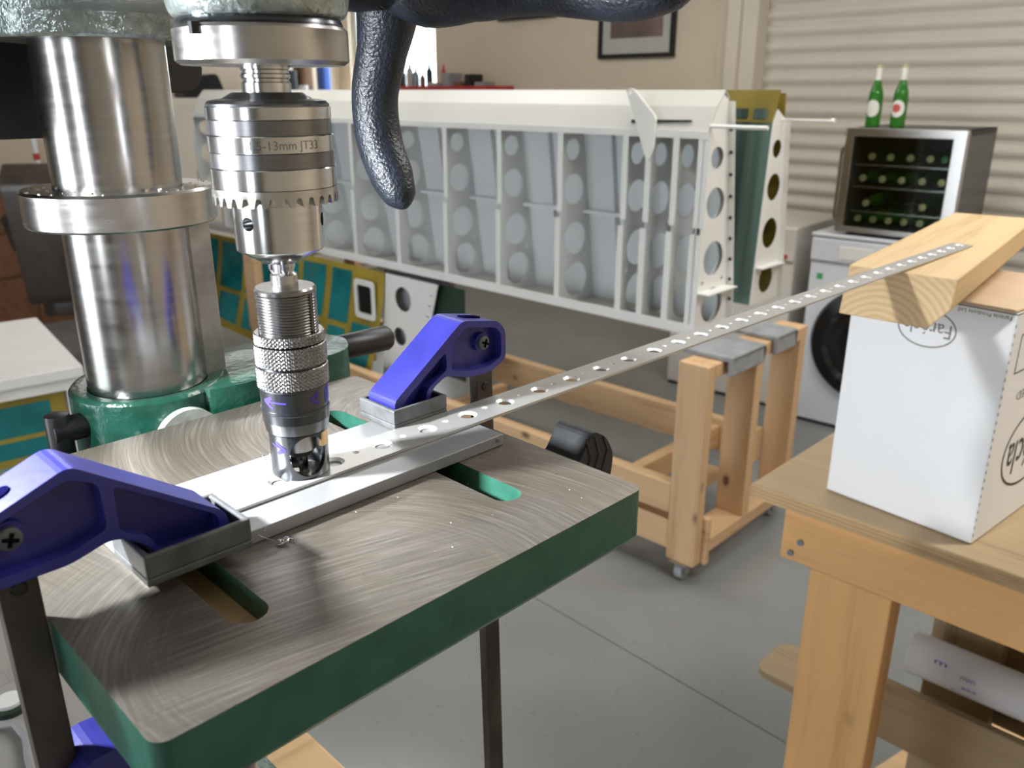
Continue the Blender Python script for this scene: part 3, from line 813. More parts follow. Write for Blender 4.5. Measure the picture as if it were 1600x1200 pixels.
def rib(x, end=False):
    zt = ZF - 0.002
    hs = []
    for zc, r in ((1.235, 0.034), (1.105, 0.050), (0.940, 0.056), (0.795, 0.060)):
        c = bd(zc) * 0.5; rr = min(r, bd(zc) * 0.5 - 0.016)
        hs.append(circ(c, zc, rr, r if not end else r * 0.92, 22))
    for yy, zz in ((0.03, 0.872), (bd(.875) - 0.035, 0.872)):
        hs.append(circ(yy, zz, 0.006, n=8))
    mb = MB(); mb.prism([(0.0, ZB + 0.003), (bd(ZB) - 0.003, ZB + 0.003), (bd(1.395) - 0.003, 1.395), (0.074, 1.408), (0.038, 1.365), (0.0, zt)], x - 0.001, x + 0.001, holes=hs, plane='yz')
    o = mb.build('rib', 'white_primer' if not end else 'white_frame', wg)
    f = MB()
    f.box(x - 0.010, x + 0.010, -0.0015, 0.001, 1.038, zt - 0.012)
    f.box(x - 0.018, x + 0.004, -0.0015, 0.001, ZB + 0.03, 1.018)
    f.build('flange', 'white_frame', o)
    if end:
        f = MB(); f.box(x, x + 0.016, bd(1.05) - 0.004, bd(1.05), 0.74, 1.38)
        fl = MB(); fl.prism([(bd(0.74) - 0.002, 0.74), (bd(0.74), 0.74), (bd(1.39), 1.39), (bd(1.39) - 0.002, 1.39)], x, x + 0.022, plane='yz')
        fl.build('rear_flange', 'white_frame', o)
        nt_ = MB()
        for k in range(9):
            z = 0.80 + 0.064 * k; nt_.lathe((x + 0.011, bd(z) - 0.003, z), [(0.006, 0), (0.005, 0.003), (0, 0.004)], 8, axis=(0, -1, 0.15))
        nt_.build('rivet', 'black_plastic', o)
        MB().box(x + 0.001, x + 0.040, 0.004, bd(0.86) - 0.004, 0.842, 0.846).build('shelf_flange', 'white_frame', o)


for x in (-2.998, -2.78, -2.50, -2.21, -1.92, -1.635, -1.34, -1.052, -0.77, -0.49, -0.23, -0.145, -0.05, 0.034): rib(x)
rib(0.050, True)
# vertical back stiffeners seen through the open bays
for x in (-1.49, -1.20, -0.91, -0.63, -0.36):
    MB().prism([(bd(ZB) - 0.03, ZB + 0.003), (bd(ZB) - 0.003, ZB + 0.003), (bd(1.39) - 0.003, 1.39), (bd(1.39) - 0.02, 1.39)], x, x + 0.002, plane='yz').build('back_stiffener', 'white_primer', wg)

hn = thing('control_horn', 'white tapered lever plate hooked over the top edge of the wing', 'lever', GL, GA)
pts = rounded([(-0.232, 1.425), (-0.205, 1.425), (-0.118, 1.345), (-0.120, 1.255), (-0.140, 1.215), (-0.152, 1.235), (-0.190, 1.330)], 0.012)
MB().prism(pts, -0.012, -0.006, holes=[circ(-0.216, 1.412, 0.006, n=12)], plane='xz').build('plate', 'label_white', hn)
MB().cyl((-0.15, -0.0065, 1.31), (-0.15, -0.0022, 1.31), 0.005, n=10).build('pin', 'label_white', hn)
sl = MB().prism(rounded([(-0.22, 1.326), (-0.01, 1.332), (-0.01, 1.339), (-0.22, 1.336)], 0.003), 0.0085, 0.012, plane='xz')
sl.build('hinge_slot', 'black_plastic', wg)
tag(MB().cyl((0.050, 0.012, 1.3235), (0.225, 0.012, 1.3235), 0.0055, n=12).build('hinge_rod', 'label_white', None, GL, GA), 'white rod sticking out of the near end of the white wing', 'rod')

w2 = thing('aircraft_wing', 'green and olive primed wing panel standing behind the white one', 'wing', GL, GA)
E2 = -0.012
fy = lambda z: 0.455 + (z - 0.66) * 0.07
by = lambda z: 0.665 - (z - 0.66) * 0.125
mb = MB()
n = 26; vs = []; fs = []
for k in range(n + 1):                        # curved skin with shallow rolls
    x = -1.6 + (E2 + 1.6) * k / n
    for z in (0.7155, 1.32): vs.append((x, fy(z) - 0.004 * math.sin(x * 21), z))
mb.add(vs, [(2 * k, 2 * k + 2, 2 * k + 3, 2 * k + 1) for k in range(n)], 0, True)
mb.build('skin', 'green_skin', w2)
MB().prism([(fy(1.32), 1.32), (fy(1.42) + 0.02, 1.42), (fy(1.42) + 0.03, 1.42), (fy(1.32) + 0.004, 1.32)], -1.6, E2, plane='yz').build('nose_skin', 'dark_olive', w2)
for x0, x1 in ((-0.16, -0.105), (-0.085, -0.035)):
    MB().prism([(fy(1.33) - 0.001, 1.33), (fy(1.33) + 0.003, 1.362), (fy(1.33) + 0.004, 1.362), (fy(1.33) + 0.001, 1.33)], x0, x1, plane='yz').build('film_patch', 'green_skin', w2)
MB().prism([(by(0.7155), 0.7155), (by(1.41), 1.41), (by(1.41) + 0.003, 1.41), (by(0.7155) + 0.003, 0.7155)], -1.6, E2, plane='yz').build('back_skin', 'olive_primer', w2)
hs = [circ((fy(z) + by(z)) / 2, z, min(r, (by(z) - fy(z)) / 2 - 0.012), r, 20) for z, r in ((1.235, 0.03), (1.11, 0.045), (0.955, 0.052), (0.795, 0.05))]
o = MB().prism([(fy(0.7155), 0.7155), (by(0.7155), 0.7155), (by(1.33), 1.33), (fy(1.36) + 0.02, 1.36), (fy(1.32), 1.32)], E2, E2 + 0.003, holes=hs, plane='yz').build('rib', 'white_frame', w2)
MB().prism([(by(0.7155) - 0.002, 0.7155), (by(0.7155), 0.7155), (by(1.32), 1.32), (by(1.32) - 0.002, 1.32)], E2 + 0.003, E2 + 0.022, plane='yz').build('rear_flange', 'white_frame', o)
MB().box(E2 + 0.003, E2 + 0.03, fy(0.86) + 0.004, by(0.86) - 0.004, 0.842, 0.846).build('shelf_flange', 'white_frame', o)
t = thing('hinge_pin', 'thin white pin with a knob at the end of the green wing', 'pin', GL, GA)
MB().cyl((E2 + 0.003, 0.555, 1.327), (0.155, 0.555, 1.327), 0.0035, n=10).build('pin', 'white_frame', t)
MB().lathe((0.155, 0.555, 1.327), [(0.004, 0), (0.008, 0.006), (0.008, 0.014), (0, 0.018)], 12, axis=(1, 0, 0)).build('knob', 'label_white', t)

# ------------------------------------------------------------------ primed tail section stored under the wing
ts = thing('tail_section', 'olive primed tail section with teal film and a white end rib, stored under the wing', 'tail section', GL, GA)
mb = MB(); NX = 20; vs = []; fs = []
for k in range(NX + 1):
    t_ = k / NX; x = -3.10 + 1.68 * t_
    zb = 0.205 + 0.05 * (1 - t_) ** 2
    for z, yy in ((zb, -0.105), (0.30, -0.085), (0.45, -0.050), (0.60, -0.028), (0.700, -0.020)):
        vs.append((x - (0.7 - z) * 0.10, yy, z))
for k in range(NX):
    for j in range(4): fs.append((k * 5 + j, k * 5 + 5 + j, k * 5 + 6 + j, k * 5 + 1 + j))
mb.add(vs, fs, 0, True); mb.build('skin', 'olive_primer', ts, fix=False)


def yq(z):
    pts = [(0.2, -0.105), (0.30, -0.085), (0.45, -0.050), (0.60, -0.028), (0.70, -0.020)]
    for (a, p), (b_, q) in zip(pts, pts[1:]):
        if z <= b_: return p + (q - p) * (z - a) / (b_ - a)
    return -0.02


def film(x0, x1, z0, z1, mt='teal_film'):
    mb = MB(); vs = []; N = 8
    for k in range(N + 1):
        z = z0 + (z1 - z0) * k / N
        for x in (x0, x1): vs.append((x - (0.7 - z) * 0.10, yq(z) - 0.003, z))
    mb.add(vs, [(2 * k, 2 * k + 1, 2 * k + 3, 2 * k + 2) for k in range(N)], 0, True)
    mb.build('film_patch', mt, ts, fix=False)


for x0, x1 in ((-3.06, -2.82), (-2.78, -2.56), (-2.52, -2.30), (-2.26, -2.06), (-2.02, -1.84), (-1.79, -1.645)):
    film(x0, x1, 0.44, 0.675); film(x0 + 0.01, x1 - 0.005, 0.262, 0.415)
film(-1.61, -1.455, 0.23, 0.455)
fm = MB(); x = -1.535
fm.prism(rrect(-1.605, -1.465, 0.485, 0.655, 0.02), -0.052, -0.046, holes=[rrect(-1.585, -1.485, 0.508, 0.632, 0.012)], plane='xz')
hf = fm.build('hatch_frame', 'white_frame', ts)
MB().box(-1.586, -1.484, -0.046, -0.043, 0.507, 0.633).build('hatch_opening', 'black_gloss', hf)
hs = [circ(-1.315, 0.602, 0.052), circ(-1.345, 0.437, 0.040)]
er = MB().prism([(-1.440, 0.697), (-1.095, 0.697), (-1.17, 0.45), (-1.275, 0.205), (-1.475, 0.205)], -0.018, -0.014, holes=hs, plane='xz').build('end_rib', 'white_frame', ts)
rv = MB()
for k in range(6):
    z = 0.65 - 0.045 * k; rv.lathe((-1.118 - (0.697 - z) * 0.30, -0.018, z), [(0.006, 0), (0.004, 0.004), (0, 0.005)], 8, axis=(0, -1, 0))
rv.build('rivet', 'gun_steel', er)
MB().box(-1.30, -0.98, 0.012, 0.02, 0.315, 0.69).build('rear_skin', 'dark_skin', ts)
MB().box(-1.50, -1.10, 0.035, 0.075, 0.315, 0.69).build('spar', 'gasket', ts)

# ------------------------------------------------------------------ right bench, box and timber
BL, BA = (0.355, 1.116, 0.0), 134.5          # bench corner; local x along its front edge, y away
BT = 0.8714
wb = thing('workbench', 'pine workbench with plywood top under the white box', 'workbench', BL, BA)
MB().box(0, 1.3, 0, 0.75, BT - 0.022, BT).build('top', ['ply_x'], wb, bevel=0.002)
mb = MB()
for k in range(4): mb.box(-0.0006, 1.3006, -0.0006, 0.75, BT - 0.022 + k * 0.0055 + 0.0004, BT - 0.022 + k * 0.0055 + 0.0042)
mb.build('top_edge', 'ply_edge', wb)
MB().box(0.045, 1.27, 0.022, 0.066, BT - 0.114, BT - 0.022).build('apron', 'bench_pine_x', wb, bevel=0.003)
MB().box(0.047, 0.091, 0.066, 0.70, BT - 0.114, BT - 0.022).build('apron', 'bench_pine_y', wb, bevel=0.003)
MB().box(0.093, 0.212, 0.0225, 0.067, 0, BT - 0.114).build('leg', 'bench_pine_z', wb, bevel=0.003)
MB().box(1.10, 1.22, 0.0225, 0.067, 0, BT - 0.114).build('leg', 'bench_pine_z', wb, bevel=0.003)
MB().box(0.165, 0.285, 0.44, 0.485, 0, BT - 0.022).build('leg', 'ply_z', wb, bevel=0.003)
MB().box(1.10, 1.22, 0.44, 0.485, 0, BT - 0.022).build('leg', 'bench_pine_z', wb, bevel=0.003)
MB().prism(rounded([(-0.105, 0.30), (1.28, 0.30), (1.28, 0.52), (-0.105, 0.42)], 0.03), BT - 0.57, BT - 0.552).build('shelf', 'ply_x', wb, bevel=0.002)
MB().box(0.11, 1.25, 0.296, 0.314, BT - 0.552, BT - 0.447).build('shelf_rail', 'ply_x', wb, bevel=0.002)
MB().box(0.255, 1.25, 0.487, 0.502, 0.30, BT - 0.03).build('back_panel', 'ply_x', wb, bevel=0.002)
for x, y in ((0.075, 0.078), (0.062, 0.1)):
    MB().cyl((x, 0.0225, BT - y), (x, 0.019, BT - y), 0.005, n=12).build('screw', 'gun_steel', wb)
tb_ = thing('wrapped_tube', 'white tube in clear wrap with blue print lying above the bench shelf', 'tube', BL, BA)
MB().tube([(0.165, 0.345, BT - 0.395), (0.5, 0.345, BT - 0.392), (1.2, 0.345, BT - 0.39)], [0.038, 0.036, 0.036], 24, up=(0, 0, 1)).build('tube', 'clear_wrap', tb_)
for dx, dz, wd, tx in ((0.055, 0.020, 0.020, 'm'), (0.100, 0.012, 0.022, 'mm'), (0.105, -0.005, 0.024, 'xxx'), (0.08, -0.018, 0.008, 'x')):
    text_mb(tx, 0.012, lambda x, y: (0.165 + dx + x, 0.345 - math.sqrt(max(0, 0.0378 ** 2 - (dz + y) ** 2)) - 0.0004, BT - 0.393 + dz + y), width=wd).build('print', 'print_blue', tb_)
MB().box(0.36, 1.1, 0.32, 0.43, BT - 0.552, BT - 0.433).build('support_block', 'ply_x', wb)
o = MB().prism([(0.0, 0.0), (0.62, 0.0), (0.62, 0.42), (0.10, 0.42)], 0.0005, 0.0185).build('plywood_offcut', 'pale_wood', None, (0.775, 1.435, 0.0), 134.5, bevel=0.001)
tag(o, 'tan plywood offcut lying on the floor under the workbench shelf', 'board')

XL, XA = (0.586, 0.9377, BT), -39.5          # near front corner of the box; x runs left along its face
KX = 1.211
bx = thing('cardboard_box', 'white cardboard box printed upside down, standing on the workbench', 'box', XL, XA)
WX, DX_, HX = 0.168 * KX, 0.235, 0.254 * KX
# local y of this frame points towards the camera side, so depth runs to negative y
mb = MB(); mb.box(0, WX, -DX_, 0, 0.001, HX - 0.004); mb.build('body', 'box_card', bx, bevel=0.0025)
MB().box(0.002, WX - 0.002, -DX_ + 0.002, -0.002, HX - 0.004, HX).build('top_flap', 'kraft_card', bx, bevel=0.001)
MB().box(0.0, WX, -DX_, -0.0, HX - 0.0055, HX - 0.0045).build('flap_gap', 'print_black', bx)


def ring(cx, cy, rx, ry, th, n=48):
    vs = []
    for k in range(n):
        a = 2 * PI * k / n
        vs.append((cx + rx * math.cos(a), cy + ry * math.sin(a))); vs.append((cx + (rx - th) * math.cos(a), cy + (ry - th) * math.sin(a)))
    return vs, [(2 * k, (2 * k + 2) % (2 * n), (2 * k + 3) % (2 * n), 2 * k + 1) for k in range(n)]


def front(x, y): return (x, 0.0006, y)


def side_(x, y): return (-0.0006, -x, y)


cx, cz = 0.083 * KX, 0.2195 * KX
vs, fs = ring(0, 0, 0.0305 * KX, 0.0205 * KX, 0.0018)
MB().add([(cx + a, 0.0004, cz + b_) for a, b_ in vs], fs).build('logo_ring', 'print_grey', bx)
# lettering is upside down: seen from the front, local x runs left, so flipping z alone turns it by 180 degrees
text_mb('Far\u00e9cla', 0.026, lambda x, y: (cx + x, 0.0005, cz + 0.001 - y), width=0.050 * KX).build('lettering', 'print_grey', bx)
text_mb('Far\u00e9cla Products Ltd', 0.007, lambda x, y: (0.030 * KX + x * 1.0, 0.0005, 0.2455 * KX - y), width=0.050 * KX).build('lettering', 'print_black', bx)
vs, fs = ring(0, 0, 0.082, 0.055, 0.0035)
sy, sz = 0.128, 0.105
MB().add([(-0.0004, -(sy + a), sz + b_) for a, b_ in vs], fs).build('logo_ring', 'print_black', bx)
text_mb('Far\u00e9cla', 0.07, lambda x, y: (-0.0005, -(sy - x), sz - 0.004 - y), width=0.135).build('lettering', 'print_black', bx)
text_mb('ADVANCED', 0.016, lambda x, y: (-0.0005, -(0.105 - x), 0.192 - y), width=0.115).build('lettering', 'print_grey', bx)
mb = MB()
for a, b_, c, d in ((0.024, 0.0255, 0.225, 0.275), (0.024, 0.075, 0.225, 0.2265), (0.0735, 0.075, 0.225, 0.275), (0.024, 0.075, 0.2735, 0.275)): mb.box(-0.0004, 0.0, -b_, -a, c, d)
mb.build('print_frame', 'print_black', bx)
mb = MB()
for k in range(26): mb.box(-0.0004, 0.0006, -0.0012, 0.0004, 0.012 + 0.011 * k, 0.016 + 0.011 * k)
mb.build('perforation', 'gasket', bx)

TLc, TAz = (0.385, 0.944, EYE - 0.2415), 38.0     # far-left end corner; x along the timber, y to its left
ti = MB()
poly = [(0, 0.0), (0, 0.0535), (-0.115, 0.0535), (-0.115, 0.022), (-0.096, 0.0)]
q = [(p[0], p[1]) for p in poly]
ti.prism(q, 0.0, 0.545, plane='yz')
o = ti.build('timber_offcut', ['timber', 'end_grain'], None, TLc, TAz, bevel=0.0015)
for p in o.data.polygons:
    if abs(p.normal.x) > 0.9: p.material_index = 1
for v in o.data.vertices: v.co.x -= 0.012 * (-v.co.y / 0.115) if v.co.x < 0.1 else 0.0
for v in o.data.vertices:
    if v.co.x < 0.1: v.co.x += (v.co.z - 0.0535) * 0.32
tag(o, 'thick pale timber offcut on the white box, propping the far end of the strip', 'timber')

# ------------------------------------------------------------------ bench of the drill, things on it
OL = (-0.1096, 0.2038)
DA = 44.8                                     # drill frame: x along the table front edge, y towards the column


def dp(u, v, z=EYE):
    return Vector((OL[0], OL[1], z)) + Matrix.Rotation(R(90 - DA), 3, 'Z') @ Vector((u, v, 0))


DB = 0.80
db = thing('drill_bench', 'tan topped bench under the pillar drill, its corner showing below the green table', 'workbench', dp(0, 0, 0), DA)
MB().box(-0.55, 0.274, 0.04, 0.80, DB - 0.03, DB).build('top', 'pale_wood', db, bevel=0.003)
for x in (-0.5, 0.20):
    for y in (0.06, 0.72):
        MB().box(x, x + 0.06, y, y + 0.06, 0, DB - 0.03).build('leg', 'pale_wood', db, bevel=0.003)
cb = thing('control_box', 'pale grey control box with a white push button on the drill bench', 'control box', dp(0, 0, DB), DA)
MB().box(-0.25, 0.150, 0.435, 0.79, 0.0005, 0.060).build('housing', 'box_grey', cb, bevel=0.004)
bc = (0.057, 0.582)
bt = MB().lathe((*bc, 0.060), [(0.0185, 0), (0.0185, 0.005), (0.0145, 0.006)], 28).build('button_ring', 'dark_skin', cb)
MB().lathe((*bc, 0.0655), [(0.0125, 0), (0.0125, 0.004), (0.0, 0.0055)], 24).build('button', 'paper_white', bt)
mb = MB()
for x0 in (0.045, 0.071): mb.prism([(x0, 0.622), (x0 + .024, 0.622), (x0 + .024, 0.645), (x0, 0.645)], 0.060, 0.0603, holes=[[(x0 + .001, 0.623), (x0 + .023, 0.623), (x0 + .023, 0.644), (x0 + .001, 0.644)]], smooth_holes=False)
mb.build('printed_frame', 'gasket', cb)
mb = MB().tube([(0.035, 0.56, 0.0645), (0.052, 0.545, 0.0665), (0.054, 0.52, 0.0665), (0.047, 0.488, 0.0665), (0.04, 0.44, 0.0665)], [0.0040] * 5, 12, up=(0, 0, 1))
tag(mb.build('cable', 'gasket', None, dp(0, 0, DB), DA), 'grey cable lying on the pale control box beside the clamp bar', 'cable')

# ------------------------------------------------------------------ pillar drill (local z measured from eye height)
dr = thing('pillar_drill', 'green and grey pillar drill with a ground steel table and keyed chuck', 'pillar drill', dp(0, 0, EYE), DA)
TZ = -0.190; SX, SY = 0.2505, 0.2505
CU, CV = 0.1305, 0.308                        # column
QU, QV = 0.1310, 0.1262                       # spindle

# table
tl = MB()
out = rrect(0, SX, 0, SY, 0.006)
h1, h2 = stadium(0.0475, 0.0640, 0.0372, 0.2045), stadium(0.1880, 0.2045, 0.0372, 0.2045)
tl.prism(out, TZ - 0.0125, TZ - 0.0003, holes=[h1, h2, circ(QU, QV, 0.012)], mi=1, side=1, hole=1)
loops = [out, h1, h2, circ(QU, QV, 0.012)]
flat = [p for l in loops for p in l]
tl.add([(p[0], p[1], TZ) for p in flat], tessellate_polygon([[Vector((p[0], p[1], 0)) for p in l] for l in loops]), 0)
for l in loops:
    n = len(l); tl.add([(p[0], p[1], TZ) for p in l] + [(p[0], p[1], TZ - 0.0003) for p in l], [(k, (k + 1) % n, n + (k + 1) % n, n + k) for k in range(n)], 0)
n = len(out)
inn = rrect(0.006, SX - 0.006, 0.006, SY - 0.006, 0.004); inr = rrect(0.012, SX - 0.012, 0.012, SY - 0.012, 0.003)
rings = [(out, TZ - 0.0125), (out, TZ - 0.0255), (inn, TZ - 0.0325), (inr, TZ - 0.0325), (inr, TZ - 0.0125)]
for (a, za), (b_, zb_) in zip(rings, rings[1:]):
    tl.add([(*p, za) for p in a] + [(*p, zb_) for p in b_], [(k, (k + 1) % n, n + (k + 1) % n, n + k) for k in range(n)], 1)
dt = tl.build('drill_table', ['ground_iron', 'green_paint'], dr)
# ribs and boss below the table
mb = MB(); mb.box(0.085, 0.175, 0.10, 0.262, TZ - 0.055, TZ - 0.0125); mb.box(0.012, SX - 0.012, 0.118, 0.130, TZ - 0.030, TZ - 0.0125)
mb.build('table_boss', 'green_cast', dt, bevel=0.004)
MB().lathe((0.129, 0.2505, TZ - 0.0135), [(0.0205, 0.0), (0.0205, 0.006), (0.017, 0.009), (0.0, 0.0095)], 40, axis=(0, 1, 0)).build('tilt_disc', 'wax_white', dt)

# column with its rack and collar
MB().lathe((CU, CV, 0), [(0.036, -0.62), (0.036, 0.06)], 96).build('column', 'column_steel', dr)
ra = MB(); ra.box(CU + 0.030, CU + 0.046, CV - 0.016, CV + 0.004, -0.30, -0.058)
for k in range(60): ra.box(CU + 0.032, CU + 0.044, CV + 0.004, CV + 0.0065, -0.298 + k * 0.004, -0.296 + k * 0.004)
ra.build('rack', 'rack_steel', dr, bevel=0.0008)
co = MB().lathe((CU, CV, 0), [(0.0363, -0.0545), (0.0525, -0.0545), (0.0542, -0.0560), (0.0542, -0.0742), (0.0528, -0.0755), (0.0363, -0.0755)], 96, cap=False).build('rack_collar', 'brushed_steel', dr)
MB().cyl((CU + 0.0525, CV - 0.018, -0.063), (CU + 0.056, CV - 0.020, -0.063), 0.003, n=12).build('grub_screw', 'black_oxide', co)
# bracket that carries the table
bk = MB(); bk.lathe((CU, CV, 0), [(0.0366, -0.178), (0.0455, -0.1765), (0.0475, -0.179), (0.0475, -0.262), (0.0366, -0.262)], 72, cap=False)
bk.prism(rounded([(0.142, 0.262), (0.170, 0.2555), (0.262, 0.272), (0.278, 0.30), (0.262, 0.345), (0.176, 0.335), (0.178, 0.305)], 0.012), -0.258, -0.1775)
bk.build('table_bracket', 'green_cast', dr, bevel=0.002)
lv = MB(); lv.cyl((0.090, 0.300, -0.194), (0.066, 0.300, -0.194), 0.008, n=20); lv.cyl((0.0705, 0.300, -0.183), (0.0705, 0.300, -0.262), 0.0072, n=24)
lv.build('clamp_lever', 'black_plastic', dr, bevel=0.0015)
MB().tube([(0.262, 0.310, -0.1885), (0.264, 0.310, -0.1885), (0.322, 0.310, -0.1895), (0.325, 0.310, -0.1895)], [0.0085, 0.0098, 0.0102, 0.0085], 28, up=(0, 0, 1)).build('crank_grip', 'black_plastic', dr)
MB().box(0.250, 0.264, 0.300, 0.320, -0.255, -0.180).build('crank_arm', 'black_oxide', dr, bevel=0.003)
# base on the bench
bs = MB(); bs.prism(rrect(0.03, 0.210, 0.10, 0.405, 0.02), -0.6195, -0.585); bs.lathe((CU, CV, 0), [(0.052, -0.59), (0.046, -0.53), (0.037, -0.53)], 48)
bs.build('base', 'green_cast', dr, bevel=0.003)

# head casting: collar on the column, web, quill housing
hd = MB()
hd.lathe((CU, CV, 0), [(0.0362, 0.0265), (0.0555, 0.0255), (0.0565, 0.028), (0.0575, 0.16)], 72, cap=False)
hd.lathe((QU, QV, 0), [(0.0, 0.0280), (0.0345, 0.0280), (0.0365, 0.030), (0.040, 0.05), (0.043, 0.16)], 72)
hd.prism([(0.098, 0.13), (0.163, 0.13), (0.176, 0.30), (0.085, 0.30)], 0.038, 0.16)
hd.build('head_casting', 'hammertone', dr, bevel=0.003)
MB().lathe((QU, QV, 0), [(0.0, 0.0240), (0.0335, 0.0240), (0.0345, 0.0258), (0.0335, 0.0280), (0.0, 0.0282)], 64).build('quill_gap_shade', 'black_oxide', dr)  # black disc in the gap above the collar, standing in for its shade
qr = MB().lathe((QU, QV, 0), [(0.012, 0.0098), (0.034, 0.0098), (0.0362, 0.0115), (0.0362, 0.0235), (0.0352, 0.0248), (0.012, 0.0248)], 96, cap=False).build('quill_collar', 'brushed_steel', dr)
MB().box(QU - 0.0369, QU - 0.0335, QV - 0.0125, QV - 0.0095, 0.0205, 0.0252).build('pin_slot', 'black_plastic', qr)
MB().lathe((QU, QV, 0), [(0.0105, 0.026), (0.0105, 0.0085), (0.0098, 0.0080), (0.0098, 0.0068), (0.0105, 0.0062), (0.0105, 0.0050), (0.0097, 0.0044), (0.0097, 0.0034), (0.0104, 0.0028), (0.0104, -0.0025)], 48).build('spindle', 'bright_steel', dr)

# chuck
ck = MB()
ck.lathe((QU, QV, 0), [(0.0, -0.0010), (0.0150, -0.0010), (0.0195, -0.0036), (0.0215, -0.0037), (0.0250, -0.0044), (0.0262, -0.0056), (0.0264, -0.0066), (0.0, -0.0068)], 96)
ch_ = ck.build('chuck', 'gun_steel', dr)
for r, z0, z1, mt in ((0.0267, -0.0066, -0.0120, 'bright_steel'), (0.02655, -0.0120, -0.0184, 'dark_steel'), (0.0271, -0.0184, -0.0255, 'bright_steel'), (0.0269, -0.0255, -0.0321, 'dark_steel'), (0.0273, -0.0321, -0.0408, 'bright_steel')):
    MB().lathe((QU, QV, 0), [(0.0, z0), (r - 0.0003, z0), (r, z0 - 0.0003), (r, z1 + 0.0003), (r - 0.0003, z1), (0, z1)], 96).build('sleeve_band', mt, ch_)
tg = MB(); NT = 30; vs = []; fs = []
SG = [(0.0, 1), (0.34, 1), (0.50, 0.12), (0.60, 0.0), (0.76, 0.0), (0.86, 0.12)]
for k in range(NT):
    for ph, h in SG:
        a = 2 * PI * (k + ph) / NT; ca, sa = math.cos(a), math.sin(a)
        zb_ = -0.0437 - 0.0040 * h
        for r, z in ((0.0273, -0.0408), (0.0275, -0.0425), (0.0275, zb_), (0.0212, zb_ + 0.0010), (0.0205, -0.0420)):
            vs.append((QU + r * ca, QV + r * sa, z))
m_ = NT * len(SG)
for k in range(m_):
    k2 = (k + 1) % m_
    for j in range(4): fs.append((5 * k + j, 5 * k2 + j, 5 * k2 + j + 1, 5 * k + j + 1))
tg.add(vs, fs); tg.build('key_gear', 'brushed_steel', ch_)
bd_ = MB().lathe((QU, QV, 0), [(0.0, -0.0430), (0.0205, -0.0430), (0.0205, -0.0478), (0.0201, -0.0480), (0.0198, -0.0685), (0.0193, -0.0692), (0.0088, -0.0752), (0.0060, -0.0752), (0.0060, -0.070), (0.0, -0.070)], 96).build('chuck_body', 'bright_steel', ch_)


def dirv(az):                                  # compass bearing -> local direction
    a = R(az - DA); return Vector((math.cos(a), -math.sin(a), 0))


cs = []
for az in (206, 89, 326):
    d = dirv(az); c = Vector((QU, QV, -0.0556))
    mb = MB(); mb.cyl(c + d * 0.011, c + d * 0.03, 0.0031, n=24); cs.append(mb.build('cutter', 'dark_steel'))
cut(bd_, cs)
for az in (206, 89, 326):
    d = dirv(az); c = Vector((QU, QV, -0.0556)); mb = MB()
    mb.cyl(c + d * 0.0108, c + d * 0.0128, 0.00305, n=20); mb.build('key_hole', 'black_oxide', ch_)
for az in (150, 270, 30):
    d = dirv(az); c = Vector((QU, QV, 0)) + d * 0.0047
    MB().lathe((c.x, c.y, 0), [(0.0023, -0.070), (0.0023, -0.0785), (0.0012, -0.0805), (0, -0.0805)], 12).build('jaw', 'bright_steel', ch_)
tcen = 11.0


def engr(x, y):
    d = dirv(163 - math.degrees(x / 0.0272) - tcen); return Vector((QU, QV, -0.0222 + y)) + d * 0.02718


text_mb('1.5-13mm JT33', 0.0052, engr, width=0.030).build('engraving', 'gun_steel', ch_)

# motor and its mount behind the column
MB().prism(rrect(-0.20, 0.145, -0.030, 0.20, 0.012), 0.40, 0.56, plane='xz').build('motor', 'black_plastic', dr, bevel=0.003)
MB().prism(rrect(0.150, 0.2365, -0.002, 0.12, 0.016), 0.40, 0.43, plane='xz').build('motor_bracket', 'black_plastic', dr, bevel=0.002)
MB().box(0.14, 0.16, 0.345, 0.41, 0.03, 0.12).build('motor_bracket', 'black_plastic', dr)

# feed handle: hub on the right of the head and three curved arms
fh = MB(); HV, HZ, HU = 0.166, 0.084, 0.232
fh.cyl((0.165, HV, HZ), (0.246, HV, HZ), 0.036, 0.034, n=48)
fh.build('feed_hub', 'black_crackle', dr, bevel=0.003)


def arm(pts, rad):
    P = [Vector((HU, v, z)) for v, z in pts]
    # resample with a Catmull-Rom spline
    out = []; rr = []
    for i in range(len(P) - 1):
        p0, p1, p2, p3 = P[max(i - 1, 0)], P[i], P[i + 1], P[min(i + 2, len(P) - 1)]
        for k in range(6):
            t = k / 6
            out.append(0.5 * (2 * p1 + (p2 - p0) * t + (2 * p0 - 5 * p1 + 4 * p2 - p3) * t * t + (3 * p1 - p0 - 3 * p2 + p3) * t ** 3))
            rr.append(rad[i] + (rad[i + 1] - rad[i]) * t)
    out.append(P[-1]); rr.append(rad[-1])
    return MB().tube(out, rr, 24, up=(1, 0, 0), flat=0.92)


arm([(0.166, 0.080), (0.1690, 0.045), (0.1765, 0.020), (0.1850, -0.003), (0.1830, -0.027), (0.1725, -0.047), (0.1650, -0.0580), (0.1615, -0.0635)], [0.030, 0.0185, 0.0145, 0.0138, 0.0138, 0.0130, 0.0095, 0.002]).build('feed_arm', 'black_crackle', dr)
arm([(0.165, 0.070), (0.140, 0.0490), (0.102, 0.0445), (0.076, 0.0445), (0.052, 0.0440), (0.026, 0.0420), (0.007, 0.0410), (-0.010, 0.0440), (-0.024, 0.051), (-0.030, 0.056)], [0.024, 0.0185, 0.0135, 0.0130, 0.0130, 0.0142, 0.0148, 0.0150, 0.0100, 0.003]).build('feed_arm', 'black_crackle', dr)
arm([(0.175, 0.10), (0.20, 0.14), (0.23, 0.16), (0.26, 0.20)], [0.02, 0.015, 0.014, 0.01]).build('feed_arm', 'black_crackle', dr)
